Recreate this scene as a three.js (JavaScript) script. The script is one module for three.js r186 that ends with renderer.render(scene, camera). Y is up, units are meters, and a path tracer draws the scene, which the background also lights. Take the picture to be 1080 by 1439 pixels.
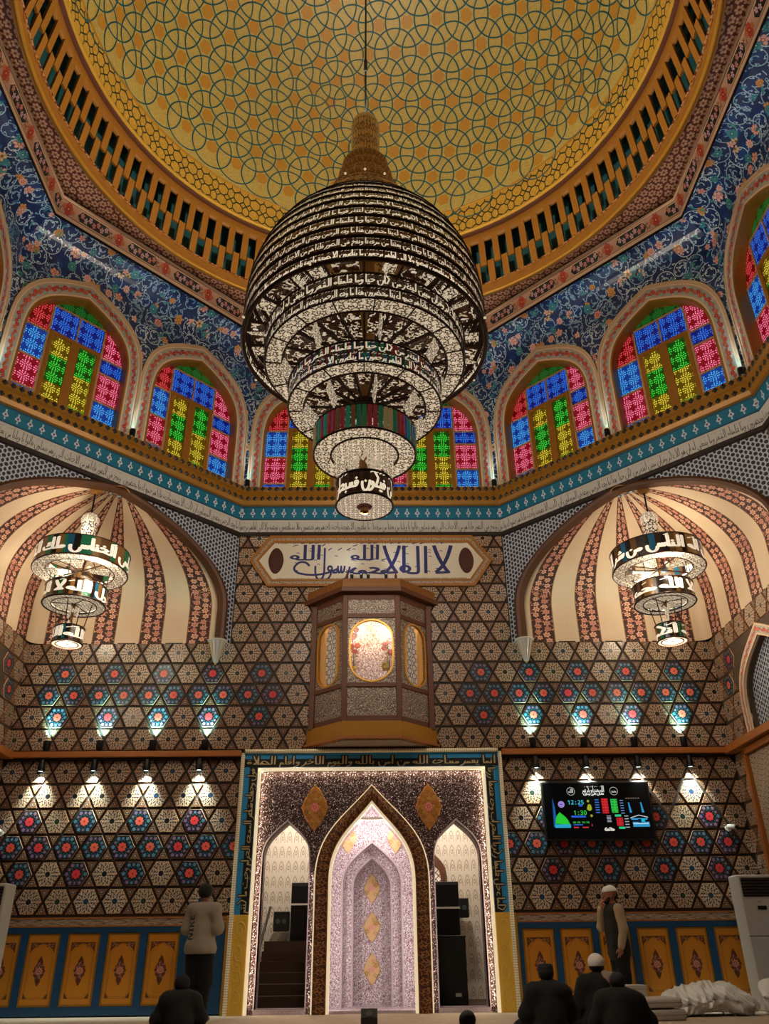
import * as THREE from 'three';
import { mergeGeometries } from 'three/addons/utils/BufferGeometryUtils.js';
import { MarchingCubes } from 'three/addons/objects/MarchingCubes.js';
import { RoundedBoxGeometry } from 'three/addons/geometries/RoundedBoxGeometry.js';
import { RectAreaLightUniformsLib } from 'three/addons/lights/RectAreaLightUniformsLib.js';

// ---------------------------------------------------------------- camera, exposure, large lights
const scene = new THREE.Scene();
scene.background = new THREE.Color(0x010102);
const renderer = new THREE.WebGLRenderer({ antialias: true });
renderer.toneMapping = THREE.LinearToneMapping;
renderer.toneMappingExposure = 1.0;
renderer.shadowMap.enabled = true;
RectAreaLightUniformsLib.init();
const RAD = Math.PI / 180;
const camera = new THREE.PerspectiveCamera(65.1, 1080 / 1439, 0.05, 90);
camera.position.set(-0.008, 0.773, 14.413);
camera.rotation.order = 'YXZ';
camera.rotation.set(28.95 * RAD, -1.118 * RAD, -0.648 * RAD);
scene.add(camera);

// brightness of every kind of lamp in the hall
const LAMP = {
  chandelier: 72, under: 42, crown: 125, small: 3.0, up: 18, down: 18, sill: 0.9, niche: 0.9, strip: 27, room: 8, bay: 1.1,
};

// ---------------------------------------------------------------- helpers
let seed = 7;
const rnd = () => { seed = (seed + 0x6d2b79f5) | 0; let t = Math.imul(seed ^ (seed >>> 15), 1 | seed); t = (t + Math.imul(t ^ (t >>> 7), 61 | t)) ^ t; return ((t ^ (t >>> 14)) >>> 0) / 4294967296; };
const rr = (a, b) => a + (b - a) * rnd();
const pick = (l) => l[Math.floor(rnd() * l.length) % l.length];
const TAU = Math.PI * 2;
const used = new Map();
const numbered = (n) => { const k = used.get(n) ?? 0; used.set(n, k + 1); return k ? n + '_' + String(k).padStart(3, '0') : n; };
function tag(o, label, category, group) { o.userData.label = label; o.userData.category = category; if (group) o.userData.group = group; return o; }
function thing(name, label, category, pos = [0, 0, 0], turn = 0, group) {
  const o = new THREE.Group(); o.name = numbered(name); scene.add(o); o.position.set(...pos); o.rotation.y = turn; return tag(o, label, category, group);
}
function struct(name, label, category, pos = [0, 0, 0], turn = 0) { const o = thing(name, label, category, pos, turn); o.userData.kind = 'structure'; return o; }
function obj(name, geo, m, parent, label) {
  const o = new THREE.Mesh(Array.isArray(geo) ? merged(geo) : geo, m); o.name = parent === scene ? numbered(name) : name; parent.add(o); if (label) o.userData.label = label; return o;
}
function copy(o, label) { const c = o.clone(); c.userData = { ...o.userData }; c.name = numbered(o.name.replace(/_\d{3}$/, '')); scene.add(c); if (label) c.userData.label = label; return c; }
function merged(list) { const l = list.map((g) => { const n = g.index ? g.toNonIndexed() : g; for (const k of Object.keys(n.attributes)) if (!['position', 'normal', 'uv'].includes(k)) n.deleteAttribute(k); return n; }); return mergeGeometries(l); }
const box = (w, h, d, x = 0, y = 0, z = 0) => new THREE.BoxGeometry(w, h, d).translate(x, y, z);
const rbox = (w, h, d, r = 0.01, x = 0, y = 0, z = 0) => new RoundedBoxGeometry(w, h, d, 2, r).translate(x, y, z);
const cyl = (r0, r1, h, x = 0, y = 0, z = 0, n = 20, open = false) => new THREE.CylinderGeometry(r0, r1, h, n, 1, open).translate(x, y, z);
const V2 = (x, y) => new THREE.Vector2(x, y), V3 = (x, y, z) => new THREE.Vector3(x, y, z);
const lathe = (pts, n = 64, y = 0) => new THREE.LatheGeometry(pts.map(([r, h]) => V2(r, h)), n).translate(0, y, 0);
const tube = (pts, r, seg = 24, rad = 6, closed = false) => new THREE.TubeGeometry(new THREE.CatmullRomCurve3(pts.map((p) => V3(...p)), closed), seg, r, rad, closed);
function bar(a, b, r, r2 = r, n = 6) {
  const A = V3(...a), B = V3(...b), d = B.clone().sub(A), g = new THREE.CylinderGeometry(r2, r, d.length(), n);
  return g.applyQuaternion(new THREE.Quaternion().setFromUnitVectors(V3(0, 1, 0), d.clone().normalize())).translate(...A.add(B).multiplyScalar(0.5).toArray());
}
const shapeOf = (pts, holes = []) => { const s = new THREE.Shape(pts.map((p) => V2(p[0], p[1]))); for (const h of holes) s.holes.push(new THREE.Path(h.map((p) => V2(p[0], p[1])))); return s; };
const slab = (pts, depth, holes = [], bevel = 0) => new THREE.ExtrudeGeometry(shapeOf(pts, holes), { depth, bevelEnabled: bevel > 0, bevelSize: bevel, bevelThickness: bevel, bevelSegments: 1, curveSegments: 8 });
const rect = (x0, y0, x1, y1) => [[x0, y0], [x1, y0], [x1, y1], [x0, y1]];

function canvas(w, h, draw) { const c = document.createElement('canvas'); c.width = w; c.height = h; const g = c.getContext('2d'); g.lineCap = 'round'; g.lineJoin = 'round'; draw(g, w, h); return c; }
function tex(c, rx = 1, ry = 1, srgb = true) { const t = new THREE.CanvasTexture(c); t.wrapS = t.wrapT = THREE.RepeatWrapping; t.repeat.set(rx, ry); t.magFilter = THREE.LinearFilter; if (srgb) t.colorSpace = THREE.SRGBColorSpace; return t; }
function dataTex(w, h, f, srgb = true) {
  const d = new Uint8Array(w * h * 4); for (let y = 0; y < h; y++) for (let x = 0; x < w; x++) { const c = f(x, y); d.set([c[0], c[1], c[2], 255], (y * w + x) * 4); }
  const t = new THREE.DataTexture(d, w, h); t.wrapS = t.wrapT = THREE.RepeatWrapping; t.magFilter = THREE.LinearFilter; if (srgb) t.colorSpace = THREE.SRGBColorSpace; t.needsUpdate = true; return t;
}
const rep = (t, rx, ry) => { const c = t.clone(); c.repeat.set(rx, ry); c.offset.copy(t.offset); c.needsUpdate = true; return c; };
const mat = (color, roughness = 0.6, metalness = 0, more = {}) => new THREE.MeshStandardMaterial({ color, roughness, metalness, ...more });
const phys = (color, roughness = 0.6, metalness = 0, more = {}) => new THREE.MeshPhysicalMaterial({ color, roughness, metalness, ...more });

function pointLight(x, y, z, color, power, parent = scene, radius = 4) { const l = new THREE.PointLight(color, power); l.position.set(x, y, z); l.shadow.radius = radius; l.castShadow = true; l.name = 'lamp_light'; parent.add(l); return l; }
function spotLight(p, to, color, power, angle, penumbra, parent = scene, radius = 1.5) {
  const l = new THREE.SpotLight(color, power, 0, angle, penumbra); l.position.set(...p); l.target.position.set(...to); l.shadow.radius = radius; l.castShadow = true; l.name = 'lamp_light'; l.target.name = 'lamp_target'; parent.add(l); parent.add(l.target); return l;
}
function areaLight(p, to, w, h, color, power, parent = scene) { const l = new THREE.RectAreaLight(color, power, w, h); l.position.set(...p); l.name = 'lamp_light'; parent.add(l); l.lookAt(...to); return l; }

// pointed arch outline from the left foot over the apex to the right foot
function arch(hw, y0, ys, ya, c1 = 0.55, c2x = 0.5, c2y = 0.3, n = 14, xc = 0) {
  const L = [[-hw, y0], [-hw, (y0 + ys) / 2]], b = new THREE.CubicBezierCurve(V2(-hw, ys), V2(-hw, ys + (ya - ys) * c1), V2(-hw * c2x, ya - (ya - ys) * c2y), V2(0, ya));
  for (const p of b.getPoints(n)) L.push([p.x, p.y]);
  return [...L, ...L.slice(0, -1).reverse().map(([x, y]) => [-x, y])].map(([x, y]) => [x + xc, y]);
}
// band between two outlines of equal count: front face at z1, both edges back to z0; u runs along the outline in metres, v 0..1 across
function ribbon(inner, outer, z0, z1, crown = 0) {
  const P = [], U = [], I = []; let s = 0;
  inner.forEach((p, i) => {
    const q = outer[i], mx = (p[0] + q[0]) / 2, my = (p[1] + q[1]) / 2;
    if (i) s += Math.hypot(mx - (inner[i - 1][0] + outer[i - 1][0]) / 2, my - (inner[i - 1][1] + outer[i - 1][1]) / 2);
    P.push(p[0], p[1], z0, p[0], p[1], z1, mx, my, z1 + crown, q[0], q[1], z1, q[0], q[1], z0); U.push(s, -0.2, s, 0, s, 0.5, s, 1, s, 1.2);
  });
  for (let i = 0; i + 1 < inner.length; i++) for (let k = 0; k < 4; k++) { const a = i * 5 + k, b = a + 5; I.push(a, b, a + 1, a + 1, b, b + 1); }
  const g = new THREE.BufferGeometry(); g.setAttribute('position', new THREE.Float32BufferAttribute(P, 3)); g.setAttribute('uv', new THREE.Float32BufferAttribute(U, 2)); g.setIndex(I);
  const n = g.toNonIndexed(); n.computeVertexNormals(); return n;
}
// grid surface from f(i/nu, j/nv) -> [x, y, z]; uv from guv
function grid(nu, nv, f, guv = (u, v) => [u, v], flip = false) {
  const P = [], U = [], I = [];
  for (let j = 0; j <= nv; j++) for (let i = 0; i <= nu; i++) { P.push(...f(i / nu, j / nv)); U.push(...guv(i / nu, j / nv)); }
  for (let j = 0; j < nv; j++) for (let i = 0; i < nu; i++) { const a = j * (nu + 1) + i, b = a + nu + 1; flip ? I.push(a, b, a + 1, a + 1, b, b + 1) : I.push(a, a + 1, b, a + 1, b + 1, b); }
  const g = new THREE.BufferGeometry(); g.setAttribute('position', new THREE.Float32BufferAttribute(P, 3)); g.setAttribute('uv', new THREE.Float32BufferAttribute(U, 2)); g.setIndex(I); g.computeVertexNormals(); return g;
}
// low prism with sloped edges on polygon pts; uv = uvf(x, y)
function tilePrism(pts, depth, inset, uvf) {
  let cx = 0, cy = 0; for (const p of pts) { cx += p[0] / pts.length; cy += p[1] / pts.length; }
  const P = [], U = [], put = (p, z) => { P.push(p[0], p[1], z); U.push(...uvf(p[0], p[1])); };
  const top = pts.map(([x, y]) => { const d = Math.hypot(x - cx, y - cy), k = Math.max(0, 1 - inset / d); return [cx + (x - cx) * k, cy + (y - cy) * k]; });
  for (let i = 1; i + 1 < pts.length; i++) { put(top[0], depth); put(top[i], depth); put(top[i + 1], depth); }
  pts.forEach((p, i) => { const j = (i + 1) % pts.length; put(p, 0); put(pts[j], 0); put(top[j], depth); put(p, 0); put(top[j], depth); put(top[i], depth); });
  const g = new THREE.BufferGeometry(); g.setAttribute('position', new THREE.Float32BufferAttribute(P, 3)); g.setAttribute('uv', new THREE.Float32BufferAttribute(U, 2)); g.computeVertexNormals(); return g;
}
function clipPoly(pts, [x0, y0, x1, y1]) {
  for (const [ax, s, lim] of [[0, 1, x0], [0, -1, x1], [1, 1, y0], [1, -1, y1]]) {
    const out = []; const f = (p) => s * (p[ax] - lim);
    pts.forEach((p, i) => { const q = pts[(i + 1) % pts.length], a = f(p), b = f(q); if (a >= 0) out.push(p); if ((a >= 0) !== (b >= 0)) { const t = a / (a - b); out.push([p[0] + (q[0] - p[0]) * t, p[1] + (q[1] - p[1]) * t]); } });
    pts = out; if (pts.length < 3) return [];
  }
  return pts;
}
const polyArea = (p) => Math.abs(p.reduce((s, a, i) => { const b = p[(i + 1) % p.length]; return s + a[0] * b[1] - b[0] * a[1]; }, 0)) / 2;

// ---------------------------------------------------------------- Arabic lettering, drawn with a broad pen
const JOINS = 'بتثنيئجحخسشصضطظعغفقكلمه', DOTS = { ب: [1, -1], ت: [2, 1], ث: [3, 1], ن: [1, 1], ي: [2, -1], ج: [1, -1], خ: [1, 1], ذ: [1, 1], ز: [1, 1], ش: [3, 1], ض: [1, 1], ظ: [1, 1], غ: [1, 1], ف: [1, 1], ق: [2, 1], ة: [2, 1] };
const BASE = { ت: 'ب', ث: 'ب', ج: 'ح', خ: 'ح', ذ: 'د', ز: 'ر', ش: 'س', ض: 'ص', ظ: 'ط', غ: 'ع', ى: 'ي', ئ: 'ي', ة: 'ه', أ: 'ا', إ: 'ا', آ: 'ا', ؤ: 'و' };
function arabic(g, text, x, y, s, lw, marks = 0.25) {
  const w = s * 0.27, t = s * 0.3, A = s, D = s * 0.34; g.lineWidth = lw; let n0 = x;
  const chars = [...text.replace(/لا|لأ|لإ/g, '$')];
  const M = (a, b) => { g.beginPath(); g.moveTo(x - a * w, y - b); }, L = (a, b) => g.lineTo(x - a * w, y - b), Q = (a, b, c, d) => g.quadraticCurveTo(x - a * w, y - b, x - c * w, y - d), C = (a, b, c, d, e, f) => g.bezierCurveTo(x - a * w, y - b, x - c * w, y - d, x - e * w, y - f), S = () => g.stroke();
  const dot = (a, b) => { const r = lw * 0.62, px = x - a * w, py = y - b; g.beginPath(); g.moveTo(px - r, py); g.lineTo(px, py - r); g.lineTo(px + r, py); g.lineTo(px, py + r); g.fill(); };
  const loop = (a, b, r) => { g.beginPath(); g.arc(x - a * w, y - b, r * w, 0, TAU); S(); };
  chars.forEach((ch, i) => {
    if (ch === ' ') { x -= 0.55 * w; return; }
    const prev = chars[i - 1], next = chars[i + 1], jp = prev && JOINS.includes(prev), letter = next && next !== ' ', b = BASE[ch] ?? ch, jn = JOINS.includes(ch) && letter;
    let adv = 1, mid = 0.5;
    if (b === 'ا') { if (jp) { M(0, 0); L(0.3, 0); L(0.35, A); } else { M(0.35, 0); L(0.3, A); } S(); adv = jp ? 0.75 : 0.7; }
    else if (b === '$') { M(0, jp ? 0 : A); if (jp) { L(0.3, 0); L(0.35, A); } Q(0.45, 0.25 * A, 1.3, 0.02 * A); S(); M(1.35, A); Q(1.0, 0.4 * A, 0.3, 0.02 * A); L(1.3, 0); S(); adv = 1.75; }
    else if (b === 'ل') { M(0.3, A); L(0.3, 0.1 * A); if (jn) { Q(0.3, 0, 0.6, 0); L(0.95, 0); S(); adv = 0.9; } else { C(0.3, -1.3 * D, 1.9, -1.3 * D, 1.7, 0.9 * t); S(); adv = 2; } if (jp) { M(0, 0); L(0.3, 0); S(); } }
    else if (b === 'ب' || (b === 'ن' || b === 'ي') && jn) { if (jn) { M(jp ? 0 : 0.35, jp ? 0 : t); L(0.35, jp ? 0 : t); L(0.38, t); L(0.42, 0); L(0.85, 0); S(); adv = 0.8; mid = 0.4; } else { M(0, jp ? 0 : 0.9 * t); Q(0.1, 0, 0.5, 0); L(2, 0); Q(2.4, 0.05 * t, 2.45, 0.9 * t); S(); adv = 2.7; mid = 1.2; } }
    else if (b === 'ن') { M(0, jp ? 0 : t); if (jp) L(0.2, 0.4 * t); C(0.2, -1.6 * D, 1.9, -1.6 * D, 1.7, 0.7 * t); S(); adv = 2; mid = 0.95; }
    else if (b === 'ي') { M(0, jp ? 0 : 0.5 * t); Q(0.9, 0.9 * t, 0.7, 0.1 * t); Q(0.1, -0.9 * D, 0.9, -1.1 * D); Q(1.9, -1.1 * D, 2.1, -0.1 * t); S(); adv = 2.2; mid = 1; }
    else if (b === 'ح') { if (jn) { M(1.2, 1.15 * t); Q(0.7, 1.4 * t, 0.15, 0.95 * t); S(); M(0.15, 0.95 * t); Q(0.8, 0.1 * t, 1.7, 0); S(); if (jp) { M(0, 0); L(0.9, 0.15 * t); S(); } adv = 1.55; mid = 0.8; } else { M(1.3, 1.1 * t); Q(0.7, 1.4 * t, 0.1, t); C(1.7, 0.4 * t, 1.9, -2 * D, 0.2, -1.35 * D); S(); adv = 1.7; mid = 0.9; } }
    else if (b === 'د') { M(0.2, 1.25 * t); Q(0.75, 0.9 * t, 0.75, 0.25 * t); Q(0.6, -0.05 * t, -0.05, 0); S(); adv = 1.15; }
    else if (b === 'ر') { M(0.2, 0.8 * t); Q(0.5, -0.6 * D, 1.25, -0.9 * D); S(); if (jp) { M(0, 0); L(0.25, 0.2 * t); S(); } adv = 1; mid = 0.4; }
    else if (b === 'س') { M(0, jp ? 0 : 0.9 * t); Q(0.1, 0, 0.4, 0); Q(0.55, 0, 0.55, 0.8 * t); Q(0.6, 0, 0.85, 0); Q(1.05, 0, 1.05, 0.8 * t); Q(1.1, 0, 1.35, 0); if (jn) { L(1.9, 0); S(); adv = 1.85; } else { C(1.4, -1.7 * D, 3.1, -1.6 * D, 2.9, 0.7 * t); S(); adv = 3.2; } mid = 0.8; }
    else if (b === 'ص' || b === 'ط') { M(0, 0); C(0.3, 0.8 * t, 1.2, 2 * t, 1.6, 0.9 * t); Q(1.6, 0.05 * t, 0, 0); L(1.6, 0); S(); if (b === 'ط') { M(0.5, A); L(0.55, 0.2 * t); S(); adv = 1.8; if (jn) { M(1.5, 0); L(1.9, 0); S(); } } else if (jn) { M(1.55, 0); L(1.8, 0.6 * t); L(1.85, 0); L(2.1, 0); S(); adv = 2.05; } else { M(1.6, 0.1 * t); C(1.7, -1.7 * D, 3.3, -1.6 * D, 3.1, 0.7 * t); S(); adv = 3.4; } mid = 0.9; }
    else if (b === 'ع') { if (jp) { M(0, 0); L(0.35, 0.2 * t); Q(0, 1.2 * t, 0.5, 1.1 * t); Q(1.1, 1.1 * t, 0.5, 0.2 * t); if (jn) L(1.2, 0); else C(-0.4, -0.6 * D, 0.3, -1.9 * D, 1.5, -1.2 * D); S(); adv = 1.15; } else { M(0.9, 1.2 * t); Q(0.2, 1.7 * t, 0.2, 0.9 * t); Q(0.3, 0.4 * t, 0.9, 0.45 * t); Q(0.3, 0.2 * t, 0.2, 0); if (jn) L(1.2, 0); else C(-0.2, -0.8 * D, 0.4, -1.8 * D, 1.4, -1.2 * D); S(); adv = 1.2; } mid = 0.6; }
    else if (b === 'ف' || b === 'ق') { loop(0.5, 0.75 * t, 0.33); M(0, jp ? 0 : 0.1 * t); if (jp) L(0.5, 0); else { M(0.25, 0.5 * t); Q(0.4, 0, 0.8, 0); } if (jn) { L(1.1, 0); S(); adv = 1.05; } else if (b === 'ف') { L(2, 0); Q(2.4, 0.05 * t, 2.45, 0.8 * t); S(); adv = 2.6; } else { C(0.4, -1.7 * D, 2.1, -1.6 * D, 1.9, 0.6 * t); S(); adv = 2.2; } mid = 0.5; }
    else if (b === 'ك') { if (jn) { M(1.35, A * 1.05); L(0.35, 0.62 * A); Q(0.3, 0.45 * A, 0.9, 0.1 * t); L(0.8, 0); L(1.4, 0); S(); if (jp) { M(0, 0); L(0.9, 0); S(); } adv = 1.3; } else { M(0.2, A); L(0.25, 0.1 * A); Q(0.4, 0, 0.9, 0); L(1.7, 0); Q(2.1, 0, 2.1, 0.8 * t); S(); M(0.8, 0.55 * A); Q(1.4, 0.55 * A, 1, 0.42 * A); Q(0.7, 0.3 * A, 1.3, 0.3 * A); S(); adv = 2.2; } }
    else if (b === 'م') { loop(0.45, 0.35 * t, 0.28); M(0, 0); L(0.3, 0); if (jn) { M(0.4, 0); L(1, 0); S(); adv = 0.95; } else { S(); M(0.65, 0.25 * t); Q(0.9, -0.2 * t, 0.85, -1.5 * D); S(); adv = 1.1; } }
    else if (b === 'ه') { if (jn) { loop(0.5, 0.55 * t, 0.42); M(0, 0); Q(0.5, 0.6 * t, 0.55, 1.5 * t); S(); M(0.3, 0); L(1.1, 0); S(); adv = 1.05; } else { loop(0.55, 0.55 * t, 0.38); if (jp) { M(0, 0); L(0.4, 0.1 * t); S(); } adv = 1.15; mid = 0.55; } }
    else if (b === 'و') { loop(0.45, 0.55 * t, 0.32); M(0.2, 0.4 * t); Q(0.3, -0.7 * D, 1.2, -0.9 * D); S(); adv = 1.05; }
    const d = DOTS[ch];
    if (d) { const up = ['ح', 'د', 'ع', 'ص', 'ط'].includes(b) ? 1.95 : b === 'ف' || b === 'ق' ? 1.75 : b === 'ن' && !jn ? 0.95 : 1.65, yy = d[1] > 0 ? up * t : (b === 'ح' && !jn ? -0.2 * D : -0.75 * t); if (d[0] === 1) dot(mid, yy); else { dot(mid - 0.22, yy); dot(mid + 0.22, yy); if (d[0] === 3) dot(mid, yy + 0.5 * t); } }
    if (rnd() < marks) { const my = y - A * (b === 'ا' || b === 'ل' || b === '$' ? 1.12 : 0.95), mx = x - mid * w; g.lineWidth = lw * 0.45; g.beginPath(); g.moveTo(mx + w * 0.3, my - t * 0.15); g.lineTo(mx - w * 0.3, my + t * 0.15); g.stroke(); g.lineWidth = lw; }
    x -= adv * w;
  });
  return n0 - x;
}
// a line of text spread over exactly width px, right edge at x
function arabicFit(g, text, x, y, width, s, lw, marks) {
  const probe = arabic(canvas(4, 4, () => {}).getContext('2d'), text, 0, 0, s, lw, 0), k = width / probe;
  g.save(); g.translate(x, y); g.scale(k, 1); arabic(g, text, 0, 0, s, lw, marks); g.restore();
}
const YASIN = ['ما ينظرون إلا صيحة واحدة تأخذهم وهم يخصمون فلا يستطيعون توصية ولا إلى أهلهم يرجعون', 'ونفخ في الصور فإذا هم من الأجداث إلى ربهم ينسلون قالوا يا ويلنا من بعثنا من مرقدنا', 'هذا ما وعد الرحمن وصدق المرسلون إن كانت إلا صيحة واحدة فإذا هم جميع لدينا محضرون', 'وما علمناه الشعر وما ينبغي له إن هو إلا ذكر وقرآن مبين لينذر من كان حيا', 'لتنذر قوما ما أنذر آباؤهم فهم غافلون لقد حق القول على أكثرهم فهم لا يؤمنون', 'سبحان الذي خلق الأزواج كلها مما تنبت الأرض ومن أنفسهم ومما لا يعلمون'];
// ---------------------------------------------------------------- painted surfaces
function flower(g, x, y, r, petals, col, eye, n = 6) {
  g.save(); g.translate(x, y); g.rotate(rr(0, TAU));
  for (let k = 0; k < n; k++) { g.rotate(TAU / n); g.fillStyle = petals; g.beginPath(); g.ellipse(0, -r * 0.6, r * 0.34, r * 0.46, 0, 0, TAU); g.fill(); g.strokeStyle = col; g.lineWidth = r * 0.07; g.stroke(); }
  g.fillStyle = col; g.beginPath(); g.arc(0, 0, r * 0.36, 0, TAU); g.fill(); g.fillStyle = eye; g.beginPath(); g.arc(0, 0, r * 0.17, 0, TAU); g.fill(); g.restore();
}
function scroll(g, cx, cy, R, dir, a0, color, lw, turns = 1.5) {
  g.strokeStyle = color; g.fillStyle = color; g.lineWidth = lw; g.beginPath(); const N = 36, pt = (k) => { const f = k / N, r = R * (1 - 0.8 * f), a = a0 + dir * f * turns * TAU; return [cx + r * Math.cos(a), cy + r * Math.sin(a), a]; };
  for (let k = 0; k <= N; k++) { const [x, y] = pt(k); k ? g.lineTo(x, y) : g.moveTo(x, y); } g.stroke();
  for (let k = 2; k < N - 5; k += 3) {
    const [x, y, a] = pt(k), out = k % 2 ? 1 : -0.9, l = R * 0.3 * (1 - 0.4 * k / N), ex = x + Math.cos(a) * l * out, ey = y + Math.sin(a) * l * out, tx = -Math.sin(a) * dir, ty = Math.cos(a) * dir;
    g.lineWidth = lw * 0.85; g.beginPath(); g.moveTo(x, y); g.quadraticCurveTo(ex - tx * l * 0.1, ey - ty * l * 0.1, ex + tx * l * 0.75, ey + ty * l * 0.75); g.stroke();
    g.beginPath(); g.ellipse(ex + tx * l * 0.75, ey + ty * l * 0.75, lw * 1.25, lw * 0.9, a, 0, TAU); g.fill();
  }
}
function speckle(g, w, h, n, cols, r0, r1, alpha = 1) { g.globalAlpha = alpha; for (let i = 0; i < n; i++) { g.fillStyle = pick(cols); g.beginPath(); g.arc(rr(0, w), rr(0, h), rr(r0, r1), 0, TAU); g.fill(); } g.globalAlpha = 1; }
const hexPath = (g, cx, cy, r, sy = 1) => { g.beginPath(); for (let k = 0; k < 6; k++) g.lineTo(cx + r * Math.cos(k * TAU / 6), cy + r * sy * Math.sin(k * TAU / 6)); g.closePath(); };

const T = {};
// blue tile field of the drum: white scrolling vines with flowers
T.blueFloral = tex(canvas(2048, 1024, (g, w, h) => {
  g.fillStyle = '#032a62'; g.fillRect(0, 0, w, h); speckle(g, w, h, 160, ['#0850a0', '#011a3a', '#0a62ac', '#022450'], 20, 60, 0.35);
  for (let j = 0; j < 8; j++) for (let i = 0; i < 16; i++) {
    const cx = (i + (j % 2) / 2 + rr(0.3, 0.7)) * w / 16, cy = (j + rr(0.3, 0.7)) * h / 8, R = rr(68, 92), dir = rnd() < 0.5 ? 1 : -1, a = rr(0, TAU), c = pick(['#b6d2e0', '#9cc0d6', '#d2e4ea']);
    for (const ox of [-w, 0, w]) if (Math.abs(cx + ox - w / 2) < w / 2 + 130) scroll(g, cx + ox, cy, R, dir, a, c, 5.8);
  }
  const cols = [['#e5b7a5', '#cf5a48', '#f4d6a0'], ['#f0c9b8', '#d9706a', '#ffe7c4'], ['#d89a4c', '#b5652c', '#f3cf8a'], ['#e8a9a0', '#b8323a', '#f6d58d'], ['#3d97a0', '#1b6a78', '#cfe3d6'], ['#e3c9a2', '#a9803f', '#7a3c1f']];
  for (let k = 0; k < 130; k++) { const [a, b, c] = pick(cols), x = rr(0, w), y = rr(0, h), r = rr(18, 34), n = pick([5, 6, 8]); flower(g, x, y, r, a, b, c, n); if (x < 40) flower(g, x + w, y, r, a, b, c, n); }
  for (let k = 0; k < 90; k++) { const x = rr(0, w), y = rr(0, h); g.fillStyle = pick(['#2c8f95', '#4aa08a', '#1f6f8c']); g.save(); g.translate(x, y); g.rotate(rr(0, TAU)); g.beginPath(); g.ellipse(0, 0, 20, 8, 0, 0, TAU); g.fill(); g.restore(); }
}), 1 / 5.31, 1 / 3.2);
// flowered border round the windows, one repeat = 1.2 m along, full width across
T.border = tex(canvas(1024, 224, (g, w, h) => {
  g.fillStyle = '#c29c7c'; g.fillRect(0, 0, w, h); g.fillStyle = '#dcc4a4'; g.fillRect(0, 10, w, h - 20); g.fillStyle = '#a3a79c'; g.fillRect(0, 42, w, h - 84);
  g.fillStyle = '#b0423a'; g.fillRect(0, 34, w, 4); g.fillRect(0, h - 38, w, 4);
  for (let i = 0; i < 8; i++) { const cx = (i + 0.5) * w / 8; for (const ox of [-w, 0, w]) scroll(g, cx + ox, h / 2 + (i % 2 ? 18 : -18), 50, i % 2 ? 1 : -1, i, pick(['#dfe0d2', '#5f8f8f']), 4, 1.3); }
  for (let i = 0; i < 16; i++) { const x = (i + 0.5) * w / 16, y = h / 2 + (i % 2 ? 12 : -12); flower(g, x, y, i % 4 < 2 ? 38 : 28, pick(['#d9402f', '#e06a45', '#c8222c']), '#8f1d22', '#f0c46a', 6); for (const s of [-1, 1]) { g.fillStyle = '#2c6d62'; g.beginPath(); g.ellipse(x + s * 34, y + 16 * s, 14, 6, s, 0, TAU); g.fill(); } }
}), 1 / 1.3, 1);
T.cornice = tex(canvas(1024, 128, (g, w, h) => {
  g.fillStyle = '#b98d74'; g.fillRect(0, 0, w, h); g.fillStyle = '#d7b596'; g.fillRect(0, 0, w, 20); g.fillRect(0, h - 20, w, 20); g.fillStyle = '#5b2f22'; g.fillRect(0, 20, w, 3); g.fillRect(0, h - 23, w, 3);
  for (const k of [0, 1]) { const x = k * 512 + 190; g.fillStyle = '#12201a'; g.beginPath(); g.moveTo(x - 165, 64); g.lineTo(x - 130, 30); g.lineTo(x + 130, 30); g.lineTo(x + 165, 64); g.lineTo(x + 130, 98); g.lineTo(x - 130, 98); g.fill(); g.strokeStyle = '#d2ac7c'; g.lineWidth = 4; g.stroke(); for (let i = 0; i < 7; i++) flower(g, x - 120 + i * 40, 64 + (i % 2 ? 9 : -9), 19, pick(['#c9a9b5', '#b9b8b0', '#c97f78']), '#8f3b3a', '#e8d3a0', 5); scroll(g, x + 230 - 60, 64, 26, 1, 0, '#7a4632', 4, 1); flower(g, x + 256, 64, 38, '#b5402f', '#7e1d1c', '#e0b050', 8); flower(g, x + 215, 58, 18, '#c5743c', '#7e1d1c', '#e0b050', 6); flower(g, x + 298, 70, 18, '#c5743c', '#7e1d1c', '#e0b050', 6); }
}), 1 / 2.1, 1);
T.paleFloral = tex(canvas(256, 256, (g, w, h) => { g.fillStyle = '#6b3020'; g.fillRect(0, 0, w, h); for (let j = 0; j < 4; j++) for (let i = 0; i < 4; i++) flower(g, (i + 0.25 + (j % 2) / 2) * 64, (j + 0.5) * 64, 31, '#dcae8c', '#a8603f', '#5b2213', 6); }), 1 / 0.62, 1 / 0.62);
const grain = (base, dark, light) => canvas(512, 512, (g, w, h) => { g.fillStyle = base; g.fillRect(0, 0, w, h); for (let i = 0; i < 900; i++) { g.strokeStyle = pick([dark, light, dark]); g.globalAlpha = rr(0.05, 0.22); g.lineWidth = rr(0.6, 2.6); const y = rr(0, h), x = rr(-80, w); g.beginPath(); g.moveTo(x, y); g.bezierCurveTo(x + 60, y + rr(-5, 5), x + 120, y + rr(-5, 5), x + rr(120, 300), y + rr(-4, 4)); g.stroke(); } g.globalAlpha = 1; });
T.goldWood = tex(grain('#96601c', '#5e340c', '#bd8636'), 2, 2);
T.brownWood = tex(grain('#5a2a0c', '#2c1305', '#7c4418'), 2, 2);
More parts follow.
